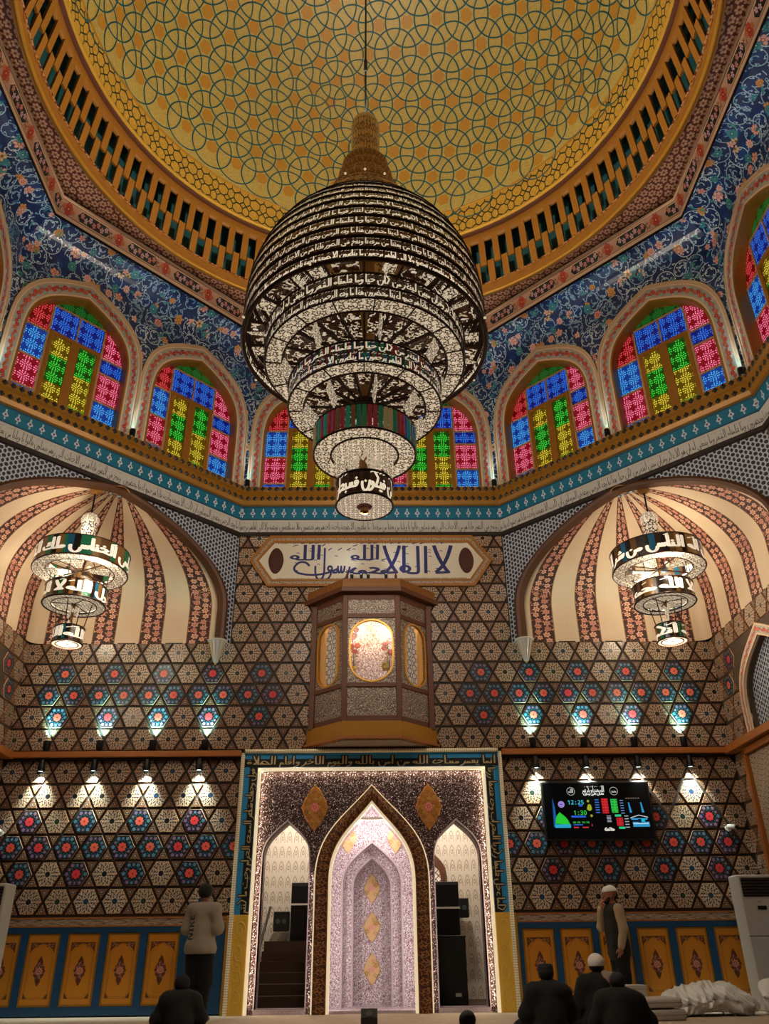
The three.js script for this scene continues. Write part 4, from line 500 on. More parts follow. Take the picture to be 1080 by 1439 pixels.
// rooms seen through the two side arches
for (const s of [-1, 1]) {
  const r = struct(s < 0 ? 'wall_stair_room' : 'wall_store_room', s < 0 ? 'patterned pale walls of the stair room behind the portal' : 'patterned pale walls of the store room behind the portal', 'wall'), x0 = s * 0.85, x1 = s * 2.75, cx = (x0 + x1) / 2;
  obj('end_wall', box(1.9, 3.7, 0.1, cx, 1.85, -3.3), M.roomTile, r); obj('outer_wall', slab(rect(-3.3, 0, -0.25, 3.7), 0.1).rotateY(-Math.PI / 2).translate(x1 + 0.05, 0, 0), M.roomTile, r); obj('inner_wall', slab(rect(-3.3, 0, -0.25, 3.7), 0.08).rotateY(-Math.PI / 2).translate(x0 + (s > 0 ? 0.08 : 0.0), 0, 0), M.plaster, r); obj('room_ceiling', box(1.95, 0.1, 3.2, cx, 3.72, -1.75), M.plaster, r); obj('room_floor', box(1.95, 0.04, 3.2, cx, 0.02, -1.75), M.stair, r);
  obj('jamb', box(0.06, 2.9, 0.12, s * 1.9, 1.45, -0.75), mat('#b9aa98', 0.6), r, 'pale door jamb');
  const l = thing('ceiling_lamp', 'small round ceiling lamp inside the ' + (s < 0 ? 'stair room' : 'store room') + ' behind the portal', 'lamp', [s * 1.5, 3.6, -1.9]); obj('glass_disc', cyl(0.14, 0.12, 0.05, 0, 0.035, 0), mat('#fff', 0.5, 0, { emissive: '#fff2e0', emissiveIntensity: 2 }), l); pointLight(0, -0.1, 0, '#fff1de', LAMP.room, l, 5);
}
{
  const t = thing('staircase', 'dark brown stairs rising behind the portal to the balcony', 'stairs'); for (let k = 0; k < 6; k++) obj('step', box(1.1, 0.165 * (k + 1), 0.3, -1.45, 0.04 + 0.0825 * (k + 1), -1.0 - 0.3 * k - 0.15), M.stair, t);
  obj('handrail', bar([-1.93, 0.75, -0.95], [-1.93, 1.6, -2.6], 0.025), M.black, t); obj('newel_post', bar([-1.93, 0.05, -0.98], [-1.93, 0.8, -0.98], 0.03), M.black, t);
  const cab = (name, label, x, y, z, w, h, d, shelfY) => { const c = thing(name, label, 'cabinet', [x, y, z]); obj('carcass', rbox(w, h, d, 0.01, 0, h / 2, 0), M.black, c); obj('door', rbox(w * 0.48, h * 0.9, 0.015, 0.005, -w * 0.245, h / 2, d / 2 + 0.008), M.blackMetal, c); obj('door', rbox(w * 0.48, h * 0.9, 0.015, 0.005, w * 0.245, h / 2, d / 2 + 0.008), M.blackMetal, c); obj('white_rail', box(w * 1.02, 0.03, 0.02, 0, shelfY, d / 2 + 0.02), M.white, c, 'pale rail across the doors'); return c; };
  cab('equipment_cabinet', 'black equipment cabinet at the head of the stairs', -1.24, 1.03, -2.95, 0.62, 1.0, 0.5, 0.62);
  cab('equipment_cabinet', 'black equipment cabinet on the store room plinth under the lattice window', 1.24, 1.05, -2.6, 0.8, 0.95, 0.5, 0.5);
  const sp = (x, y, z, label) => { const c = thing('wall_speaker', label, 'speaker', [x, y, z]); obj('housing', rbox(0.3, 0.34, 0.22, 0.02, 0, 0.17, 0), M.black, c); for (const dx of [-0.06, 0.06]) obj('driver', cyl(0.045, 0.035, 0.02, 0, 0, 0, 16).rotateX(Math.PI / 2).translate(dx, 0.17, 0.115), mat('#3c4a4a', 0.4), c); obj('wall_bracket', box(0.06, 0.08, 0.3, 0, 0.17, -0.2), M.blackMetal, c); };
  sp(-1.74, 1.2, -2.95, 'small black wall speaker beside the stair head cabinet'); sp(1.72, 1.4, -2.9, 'small black wall speaker beside the store room cabinet');
  const p = thing('plinth_box', 'tall black equipment box standing in the store room arch', 'box', [1.24, 0.04, -1.6]); obj('housing', rbox(0.72, 1.0, 0.9, 0.015, 0, 0.5, 0), M.black, p); obj('lid', rbox(0.74, 0.03, 0.92, 0.01, 0, 1.01, 0), M.blackMetal, p); obj('label_plate', box(0.1, 0.05, 0.01, 0.2, 0.15, 0.455), M.white, p);
  const lw = thing('lattice_window', 'dark arched window with diamond lattice inside the store room', 'window', [1.1, 1.75, -3.22]); const ia = arch(0.28, 0, 0.35, 0.75, 0.5, 0.6, 0.3, 8), oa = arch(0.4, 0, 0.38, 0.92, 0.5, 0.6, 0.3, 8); obj('surround', ribbon(ia, oa, 0, 0.08), M.brownWood, lw); obj('pane', slab(ia, 0.01), mat('#e6dccb', 0.4, 0, { emissive: '#ffe9c8', emissiveIntensity: 0.5 }), lw); for (let k = -4; k < 8; k++) for (const s of [-1, 1]) { const a = [[k * 0.12 - 0.3, 0], [k * 0.12 + 0.45, 0.75]].map(([x, y]) => [s * x, y]), seg = a[0][0] + (a[1][0] - a[0][0]); const A = Math.max(-0.28, Math.min(0.28, a[0][0])), yA = s * (A - a[0][0]), B = Math.max(-0.28, Math.min(0.28, a[1][0])), yB = s * (B - a[0][0]); if (Math.abs(yB - yA) > 0.05) obj('lattice_bar', bar([A, yA, 0.03], [B, Math.min(yB, 0.72), 0.03], 0.009), M.brownWood, lw); }
}
// ---------------------------------------------------------------- balcony of the pulpit
{
  const t = thing('pulpit_balcony', 'three-sided wooden pulpit balcony with oval windows projecting above the portal', 'balcony');
  const C = [[-1.08, 0], [-0.48, 0.6], [0.48, 0.6], [1.08, 0]], plan = (o, y0, h, inn) => { const k = o * 0.4142, p = [[-1.08 - o - k, 0], [-0.48 - k * 1.0, 0.6 + o], [0.48 + k, 0.6 + o], [1.08 + o + k, 0]]; return slab(p.map(([x, z]) => [x, -z]), h).rotateX(-Math.PI / 2).translate(0, y0, 0); };
  obj('underside', plan(0.0, 3.98, 0.05), M.fine, t, 'patterned underside'); obj('platform', plan(0.06, 4.03, 0.27), mat('#b07a1e', 0.4, 0.3, { bumpMap: rep(T.fineBump, 2, 2), bumpScale: 0.01 }), t, 'gilded platform'); obj('platform_edge', plan(0.09, 4.0, 0.04), M.shelf, t);
  obj('floor_rail', plan(0.02, 4.3, 0.1), M.brownWood, t); obj('head_rail', plan(0.02, 6.55, 0.12), M.brownWood, t);
  obj('canopy', plan(0.16, 6.67, 0.09), M.brownWood, t); obj('canopy_fascia', plan(0.12, 6.76, 0.17), mat('#8f5a20', 0.45, 0.15, { bumpMap: rep(T.fineBump, 2, 2), bumpScale: 0.012 }), t, 'carved canopy fascia'); obj('canopy_crest', plan(0.02, 6.93, 0.05), M.brownWood, t);
  const oval = (hw, hh, n = 40) => Array.from({ length: n }, (_, k) => { const a = k / n * TAU, r = hh - hw; return [hw * Math.cos(a), hw * Math.sin(a) + Math.sign(Math.sin(a)) * r * Math.min(1, Math.abs(Math.sin(a)) * 4)]; });
  const honey = tex(canvas(256, 512, (g, w, h) => { g.fillStyle = '#e9e6e6'; g.fillRect(0, 0, w, h); g.strokeStyle = '#4a4550'; g.lineWidth = 9; for (let j = -1; j < 9; j++) for (let i = -1; i < 4; i++) { hexPath(g, (i + (j % 2 ? 0.5 : 0)) * 106, j * 62, 44); g.stroke(); } }), 1 / 0.32, 1 / 0.64);
  const pearl = phys('#ffffff', 0.6, 0, { map: honey, transmission: 0.35, thickness: 0 }), glassPane = phys('#ffffff', 0.12, 0, { transmission: 1, thickness: 0, ior: 1.45 });
  const face = (A, B, front) => {
    const dx = B[0] - A[0], dz = B[1] - A[1], w = Math.hypot(dx, dz), m = new THREE.Matrix4().makeRotationY(-Math.atan2(dz, dx)).setPosition((A[0] + B[0]) / 2, 0, (A[1] + B[1]) / 2), put = (n, g, mt, l) => obj(n, g.applyMatrix4(m), mt, t, l), e = w / 2 - 0.05;
    for (const [y0, y1] of [[4.9, 4.98], [6.19, 6.28]]) put('rail', rbox(w - 0.02, y1 - y0, 0.07, 0.01, 0, (y0 + y1) / 2, 0.0), M.brownWood);
    put('panel', slab(rect(-e, 4.4, e, 4.9), 0.02).translate(0, 0, -0.01), M.filigree, 'fine silver filigree panel'); put('panel', slab(rect(-e, 6.28, e, 6.55), 0.02).translate(0, 0, -0.01), M.filigree, 'fine silver filigree panel'); 
    const hw = front ? 0.375 : 0.27, hh = front ? 0.56 : 0.57, ov = oval(hw, hh).map(([x, y]) => [x, y + 5.58]);
    put('panel', slab(rect(-e, 4.98, e, 6.19), 0.03, [ov.slice().reverse()]).translate(0, 0, -0.015), M.filigree, 'filigree panel round the oval window'); put('oval_rim', ribbon(ov.concat([ov[0]]), oval(hw + 0.03, hh + 0.03).map(([x, y]) => [x, y + 5.58]).concat([[hw + 0.03, 5.58]]), -0.03, 0.03), M.goldEdge, 'thin gold rim');
    if (front) put('glass', slab(ov, 0.006), glassPane, 'clear oval pane'); else { put('lattice_pane', slab(oval(0.15, 0.56).map(([x, y]) => [x, y + 5.58]), 0.01).translate(0, 0, -0.08), pearl, 'white honeycomb lattice'); for (const s of [-1, 1]) put('window_jamb', box(0.1, 1.14, 0.12, s * 0.21, 5.58, -0.09), mat('#d9a862', 0.5), 'tan window jamb'); }
  };
  face(C[0], C[1], false); face(C[1], C[2], true); face(C[2], C[3], false);
  C.forEach(([x, z], i) => obj('post', rbox(0.1, 2.35, 0.1, 0.012, x, 5.45, z + (i % 3 ? 0.0 : 0.05)), M.brownWood, t));
  obj('back_panel', box(1.9, 2.2, 0.02, 0, 5.45, 0.04), mat('#ffffff', 0.5, 0.1, { map: rep(T.pinkChips, 2, 2) }), t, 'glittering back panel behind the glass'); obj('inner_ceiling', box(1.3, 0.02, 0.5, 0, 6.4, 0.28), M.brownWood, t);
  for (const s of [-1, 1]) { obj('bulb', new THREE.SphereGeometry(0.035, 12, 8).translate(s * 0.22, 6.25, 0.3), M.bulb, t, 'small warm bulb'); pointLight(s * 0.22, 6.2, 0.3, '#ffd9a0', LAMP.bay, t, 1.5); }
  for (const s of [-1, 1]) { obj('finial', lathe([[0.001, 0.2], [0.02, 0.16], [0.008, 0.12], [0.03, 0.06], [0.02, 0.0]], 12).translate(s * 0.46, 6.98, 0.58), M.brownWood, t); }
  // silk flowers behind the glass
  for (const s of [-1, 1]) { const b = thing('flower_bunch', 'silk flowers in red and yellow behind the balcony oval glass, on the ' + (s < 0 ? 'dado side' : 'display side'), 'flowers', [s * 0.3, 4.98, 0.34], 0, 'flower bunches inside the balcony'); for (let k = 0; k < 5; k++) obj('stem', bar([0, 0, 0], [rr(-0.06, 0.06), 0.3 + k * 0.2, rr(-0.03, 0.05)], 0.006), mat('#39602a', 0.6), b); for (let k = 0; k < 9; k++) { const g = []; for (let q = 0; q < 6; q++) g.push(new THREE.SphereGeometry(0.03, 8, 6).scale(1, 0.5, 1).translate(0.035 * Math.cos(q * TAU / 6), 0, 0.035 * Math.sin(q * TAU / 6))); obj('bloom', merged(g).rotateX(rr(0.6, 1.8)).translate(rr(-0.07, 0.07), k < 3 ? rr(0.1, 0.4) : rr(0.6, 1.1), rr(0, 0.08)), k < 3 ? mat('#c2a52a', 0.7) : mat(pick(['#b8321f', '#cc4a34']), 0.7), b); } }
  // four small floodlights on the balcony canopy
  [-0.37, -0.19, -0.06, 0.28].forEach((x, i) => { const l = thing('floodlight', 'small black uplight on the balcony canopy, ' + ['first', 'second', 'third', 'fourth'][i] + ' counting toward the display', 'floodlight', [x, 6.981, 0.5], 0, 'uplights on the balcony canopy'); obj('housing', cyl(0.032, 0.028, 0.13, 0, 0.065, 0, 12), M.blackMetal, l); obj('lens', cyl(0.026, 0.026, 0.006, 0, 0.132, 0, 12), M.lampGlow, l); });
  spotLight([-0.25, 7.14, 0.5], [-0.9, 8.3, 0.0], '#e6f6ff', 1.1, 0.75, 0.9); spotLight([0.25, 7.14, 0.5], [0.9, 8.3, 0.0], '#e6f6ff', 1.1, 0.75, 0.9);
}
// ---------------------------------------------------------------- calligraphy plaque
{
  const t = thing('calligraphy_plaque', 'long pale plaque with blue Arabic calligraphy and pointed ends under the drum', 'plaque', [0, -0.02, 0.026]);
  const out = (o) => [[-2.4 + o * 1.2, 7.64], [-2.02 + o * 0.6, 7.08 + o], [2.02 - o * 0.6, 7.08 + o], [2.4 - o * 1.2, 7.64], [2.02 - o * 0.6, 8.18 - o], [-2.02 + o * 0.6, 8.18 - o]];
  const ring = (a, b, z, m, n) => obj(n, ribbon([...out(b), out(b)[0]], [...out(a), out(a)[0]], 0, z), m, t);
  ring(0, 0.05, 0.07, M.goldWood, 'outer_moulding'); ring(0.05, 0.11, 0.05, mat('#ffffff', 0.5, 0, { map: rep(T.fine, 1.2, 0.2) }), 'inlay_moulding'); ring(0.11, 0.15, 0.065, M.goldWood, 'inner_moulding');
  const m = canvas(2048, 420, (g, w, h) => {
    g.fillStyle = '#c9bfae'; g.fillRect(0, 0, w, h); speckle(g, w, h, 2500, ['#c0b5a2', '#d4cbbb'], 1, 3, 0.5); g.fillStyle = '#4a3a2c'; for (let x = 120; x < w - 120; x += 13) { g.fillRect(x, 12, 6, rr(6, 14)); g.fillRect(x, h - 12 - rr(6, 14), 6, 14); }
    const ink = '#101a5c'; g.strokeStyle = g.fillStyle = ink; g.lineCap = 'butt'; const word = (txt, xr, y, width, s, lw) => arabicFit(g, txt, xr, y, width, s, lw, 0.9);
    word('لا', 1800, 345, 215, 300, 25); word('اله', 1585, 350, 300, 300, 24); word('الا', 1375, 345, 270, 300, 25); word('الله', 1110, 200, 290, 165, 16); word('محمد', 1190, 350, 390, 160, 20); word('رسول', 830, 340, 360, 270, 22); word('الله', 545, 200, 310, 165, 16);
    g.strokeStyle = ink; g.lineWidth = 22; g.beginPath(); g.moveTo(700, 300); g.quadraticCurveTo(520, 400, 330, 345); g.quadraticCurveTo(240, 300, 330, 230); g.quadraticCurveTo(400, 210, 430, 270); g.stroke();
    for (let k = 0; k < 34; k++) { const x = rr(300, 1780), y = rr(70, 350); g.lineWidth = 6; g.beginPath(); g.moveTo(x, y); g.quadraticCurveTo(x - 10, y - 22, x - 28, y - 6); g.stroke(); }
  });
  const pm = mat('#ffffff', 0.5, 0, { map: tex(m) }), pg = tilePrism(out(0.14), 0.03, 0.005, (x, y) => [(x + 2.1) / 4.2, (y - 7.22) / 0.84]); obj('lettered_panel', pg, pm, t, 'cream panel lettered in dark blue');
  const mm = mat('#5a2f26', 0.5, 0.1, { bumpMap: rep(T.fineBump, 4, 4), bumpScale: 0.02 }); for (const s of [-1, 1]) { const p = Array.from({ length: 32 }, (_, k) => { const a = k / 32 * TAU; return [s * 1.88 + 0.17 * Math.cos(a) * (1 - 0.12 * Math.abs(Math.sin(a))), 7.64 + 0.3 * Math.sin(a)]; }); obj('medallion', tilePrism(p, 0.05, 0.03, (x, y) => [x, y]), mm, t, 'dark red brown oval medallion'); }
}
// ---------------------------------------------------------------- chandeliers
const crystal = (map, e, base = '#ffffff', more = {}) => phys(base, 0.22, 0.1, { map, emissive: '#fff3df', emissiveMap: map, emissiveIntensity: e, clearcoat: 0.6, ...more });
const rowCanvas = (txt, gems) => canvas(2048, 104, (g, w, h) => { g.fillStyle = '#24150c'; g.fillRect(0, 0, w, h); if (gems) for (let x = 0; x < w; x += 16) { g.fillStyle = pick(['#1c100a', '#2c1a0e', '#4a3016', '#133d52', '#0f4a2c', '#5a1814', '#1c100a']); g.fillRect(x, 0, 15, h); } else speckle(g, w, h, 1500, ['#4a3018', '#6a4a2c', '#2a180d', '#8a765c'], 1.5, 4, 0.8); g.strokeStyle = g.fillStyle = '#fff8ea'; arabicFit(g, txt, w - 6, h * 0.72, w - 12, 70, 9, 0.9); });
const ROW = YASIN.map((x) => tex(rowCanvas(x, false))), GEMROW = [0, 3].map((k) => tex(rowCanvas(YASIN[k], true)));
const rowMat = (t, n, e = 0.55) => crystal(rep(t, n, 1), e);
const bronze = mat('#3c2110', 0.45, 0.3), crystalGold = phys('#b07c3a', 0.3, 0.25, { bumpMap: rep(T.fineBump, 4, 2), bumpScale: 0.01 });
const laceOf = (k, e = 0.5) => crystal(rep(T.lace, k, k), e), openLace = (k, e = 0.4) => crystal(rep(T.openLace, k, k), e);
const ringDown = (r0, r1, y, n = 64) => new THREE.RingGeometry(r0, r1, n).rotateX(Math.PI / 2).translate(0, y, 0);
const rim = (r, y, th, n = 72) => new THREE.TorusGeometry(r, th, 6, n).rotateX(Math.PI / 2).translate(0, y, 0);
function wedge(r0, r1, a0, a1, y) { return new THREE.RingGeometry(r0, r1, 5, 1, a0, a1 - a0).rotateX(Math.PI / 2).translate(0, y, 0); }
{
  const t = thing('great_chandelier', 'huge tiered crystal chandelier covered in rows of white Arabic letters under the dome', 'chandelier', [-0.08, 0, 6.4]);
  const neckGold = phys('#d6a868', 0.3, 0.1, { map: rep(T.lace, 5, 2), emissive: '#c88a3c', emissiveMap: rep(T.lace, 5, 2), emissiveIntensity: 0.16, clearcoat: 0.6 });
  obj('cable', bar([0, 12.2, 0], [0, 20.18, 0], 0.018), M.blackMetal, t); obj('cable_sleeve', cyl(0.03, 0.03, 0.3, 0, 13.6, 0), M.blackMetal, t);
  obj('neck', lathe([[0.1, 12.2], [0.19, 12.14], [0.22, 12.0], [0.21, 11.3], [0.26, 11.22], [0.26, 11.1]], 40), neckGold, t, 'gold crystal neck');
  const prof = [[0.3, 11.1], [0.35, 10.85], [0.44, 10.5], [0.56, 10.2], [0.72, 9.92], [0.85, 9.72]]; prof.forEach(([r, y], i) => obj('gold_ring', [rim(r, y, 0.045 + i * 0.004)], neckGold, t)); obj('shoulder', lathe(prof.slice().reverse().map(([r, y]) => [r - 0.02, y]), 56), neckGold, t, 'gilded shoulder');
  const body = (y) => { const P = [[1.53, 7.58], [1.55, 8.0], [1.52, 8.45], [1.4, 8.9], [1.19, 9.3], [0.85, 9.7]]; for (let i = 0; i + 1 < P.length; i++) if (y <= P[i + 1][1]) { const f = (y - P[i][1]) / (P[i + 1][1] - P[i][1]), a = P[Math.max(0, i - 1)], b = P[i], c = P[i + 1], d = P[Math.min(P.length - 1, i + 2)]; return 0.5 * (2 * b[0] + (c[0] - a[0]) * f + (2 * a[0] - 5 * b[0] + 4 * c[0] - d[0]) * f * f + (3 * b[0] - a[0] - 3 * c[0] + d[0]) * f ** 3); } return 0.85; };
  const N = 12; for (let k = 0; k < N; k++) { const y0 = 7.6 + k * 0.175, y1 = y0 + 0.138; const ro = body(y0) + 0.02, ri = body(y1) - 0.005; obj('letter_row', lathe([[ro, y0], [ri + 0.01, y1]], 96), rowMat(ROW[k % 6], 4, k === 0 ? 0.8 : 0.55), t, 'ring of white crystal letters'); obj('row_rim', lathe([[ri + 0.01, y1], [ri - 0.04, y1 + 0.015], [body(Math.min(9.69, y1 + 0.037)) + 0.02, y1 + 0.037]], 96), bronze, t); }
  obj('rim', rim(1.55, 7.58, 0.03, 96), bronze, t);
  obj('core', lathe([[0.05, 5.2], [0.07, 6.0], [0.05, 6.4], [0.09, 6.9], [0.06, 7.4], [0.16, 8.0], [0.1, 9.9]], 20), crystalGold, t, 'central stem');
  const spokes = (n, r0, r1, y, lac, k0 = 0) => { for (let k = 0; k < n; k++) { const a = k * TAU / n; obj('spoke', box(r1 - r0, 0.03, 0.028, (r0 + r1) / 2, y, 0).rotateY(a), bronze, t); if (lac) obj('lace_panel', wedge(r0 + (r1 - r0) * (k % 2 ? 0.2 : 0.5), r1 - 0.02, a + 0.05, a + TAU / n - 0.05, y + 0.012), lac, t); } };
  const L1 = laceOf(4, 0.62), L2 = laceOf(3, 0.65), L3 = laceOf(2, 0.7), O1 = openLace(3, 0.5), O2 = openLace(2.4, 0.5);
  spokes(20, 1.24, 1.52, 7.66, null); for (let k = 0; k < 20; k++) obj('lace_panel', wedge(1.27, 1.46, k * TAU / 20 + 0.04, k * TAU / 20 + (k % 2 ? 0.27 : 0.16), 7.68), k % 2 ? O1 : L1, t, 'crystal lace');
  // second tier
  obj('letter_row', lathe([[1.25, 7.29], [1.25, 7.45]], 96), rowMat(ROW[2], 3), t, 'ring of white crystal letters'); obj('letter_row', lathe([[1.26, 7.47], [1.27, 7.64]], 96), rowMat(ROW[3], 3), t, 'ring of white crystal letters'); obj('lace_ring', ringDown(1.04, 1.25, 7.285, 96), L1, t, 'broad ring of crystal lace'); for (const [r, y] of [[1.255, 7.285], [1.04, 7.28], [1.26, 7.46], [1.275, 7.645]]) obj('rim', rim(r, y, 0.014, 96), bronze, t);
  for (let k = 0; k < 16; k++) obj('ring_joint', box(0.21, 0.012, 0.014, 1.145, 7.279, 0).rotateY(k * TAU / 16 + 0.1), bronze, t); spokes(20, 0.1, 1.04, 7.36, O1);
  // third tier
  obj('letter_row', lathe([[0.93, 6.63], [0.93, 6.77]], 80), rowMat(GEMROW[0], 2), t, 'ring of letters over coloured crystal'); obj('letter_row', lathe([[0.935, 6.785], [0.94, 6.92]], 80), rowMat(GEMROW[1], 2), t, 'ring of letters over coloured crystal'); obj('lace_ring', ringDown(0.745, 0.93, 6.625, 80), L2, t, 'broad ring of crystal lace'); for (const [r, y] of [[0.935, 6.625], [0.745, 6.62], [0.945, 6.925]]) obj('rim', rim(r, y, 0.013, 80), bronze, t);
  for (let k = 0; k < 12; k++) obj('ring_joint', box(0.185, 0.012, 0.014, 0.838, 6.619, 0).rotateY(k * TAU / 12), bronze, t); spokes(18, 0.14, 0.745, 6.68, O2); obj('hub', lathe([[0.001, 6.58], [0.1, 6.6], [0.17, 6.66], [0.18, 6.72]], 28), bronze, t);
  // fourth tier: hanging prisms
  const gem = ['#0d5a34', '#12704a', '#7a1c1a', '#8c7446', '#124a5c', '#5c3a1c', '#0d5a34', '#7a1c1a'].map((c) => phys(c, 0.12, 0.1, { emissive: c, emissiveIntensity: 0.35, clearcoat: 1 })); const pr = rbox(0.05, 0.3, 0.035, 0.012); for (let k = 0; k < 60; k++) { const a = k * TAU / 60, o = obj('crystal_prism', pr, gem[Math.floor(rnd() * 8) % 8], t, 'hanging coloured prism'); o.position.set(0.6 * Math.sin(a), 6.13, 0.6 * Math.cos(a)); o.rotation.y = a; }
  obj('lace_ring', ringDown(0.4, 0.6, 5.965, 64), L3, t, 'broad ring of crystal lace'); obj('lace_disc', ringDown(0.05, 0.4, 6.0, 48), L3, t, 'inner disc of crystal lace'); for (const [r, y] of [[0.605, 5.96], [0.4, 5.96], [0.61, 6.285]]) obj('rim', rim(r, y, 0.013, 64), bronze, t);
  for (let k = 0; k < 12; k++) { const a = k * TAU / 12; obj('spoke', box(0.5, 0.025, 0.02, 0.35, 6.27, 0).rotateY(a), bronze, t); }
  for (let k = 0; k < 24; k++) { const a = rr(0, TAU), r = rr(0.05, 0.2); obj('crystal_drop', new THREE.OctahedronGeometry(0.035, 0).scale(1, 1.6, 1).translate(r * Math.cos(a), rr(5.85, 5.98), r * Math.sin(a)), L3, t); }
  // lowest drum
  const kun = tex(canvas(1024, 160, (g, w, h) => { g.fillStyle = '#150b06'; g.fillRect(0, 0, w, h); for (let x = 0; x < w; x += 20) { g.fillStyle = pick(['#150b06', '#22130a', '#2e1c0e']); g.fillRect(x, 0, 18, h); } g.strokeStyle = g.fillStyle = '#fff8ea'; arabicFit(g, 'كن فيكون فسبحان', w - 40, h * 0.68, w - 80, 104, 17, 0.6); })); kun.offset.x = 0.5; obj('letter_row', lathe([[0.32, 5.28], [0.32, 5.58]], 56), crystal(rep(kun, 2, 1), 0.75), t, 'short drum reading kun fayakun in white'); obj('lace_disc', ringDown(0.0, 0.32, 5.275, 48), L3, t, 'bottom disc of crystal lace'); obj('jewel', lathe([[0.001, 5.24], [0.05, 5.25], [0.09, 5.272]], 20), phys('#8a3a44', 0.15, 0.3, { clearcoat: 1 }), t, 'rose jewel'); for (const y of [5.28, 5.58]) obj('rim', rim(0.325, y, 0.014, 56), bronze, t);
  // brackets of lace between the tiers
  for (let k = 0; k < 8; k++) { const a = k * TAU / 8 + 0.2; for (const [ra, ya, rb, yb] of [[1.45, 7.6, 1.27, 7.66], [1.02, 7.3, 0.95, 6.93], [0.72, 6.64, 0.62, 6.29], [0.32, 5.97, 0.3, 5.6]]) obj('lace_bracket', slab([[ra, ya], [ra + 0.05, (ya + yb) / 2], [rb, yb], [rb - 0.06, (ya + yb) / 2 - 0.02]], 0.02).rotateY(a), L2, t); }
  // lamps: ring of bulbs on the shoulder lights the dome, bulbs between the tiers light the hall
  const bulb = new THREE.SphereGeometry(0.018, 10, 8); for (let k = 0; k < 12; k++) { const a = k * TAU / 12; obj('bulb', bulb, M.led, t, 'small crown bulb').position.set(0.55 * Math.cos(a), 10.36, 0.55 * Math.sin(a)); }
  for (let k = 0; k < 8; k++) { const a = (k + 0.5) * TAU / 8, c = Math.cos(a), n = Math.sin(a);  obj('rim_lamp', cyl(0.014, 0.014, 0.03, 0, 0, 0, 10).rotateZ(-Math.PI / 2).translate(1.59, 7.58, 0).rotateY(-a), M.led, t, 'small lamp on the rim'); spotLight([1.64 * c, 7.58, 1.64 * n], [4.5 * c, 7.75, 4.5 * n], '#ffeed6', LAMP.chandelier / 4, 1.4, 0.5, t, 4); }
  obj('crown_lamp', cyl(0.1, 0.1, 0.02, 0, 12.22, 0, 20), M.bulb, t, 'round uplight on top of the neck'); spotLight([0, 12.25, 0], [0.01, 16, 0], '#fff2d8', LAMP.crown, 1.5, 0.12, t, 5);
  spotLight([0, 5.2, 0], [0, 0, 0.01], '#fff0da', LAMP.under, 1.3, 0.6, t, 6);
}
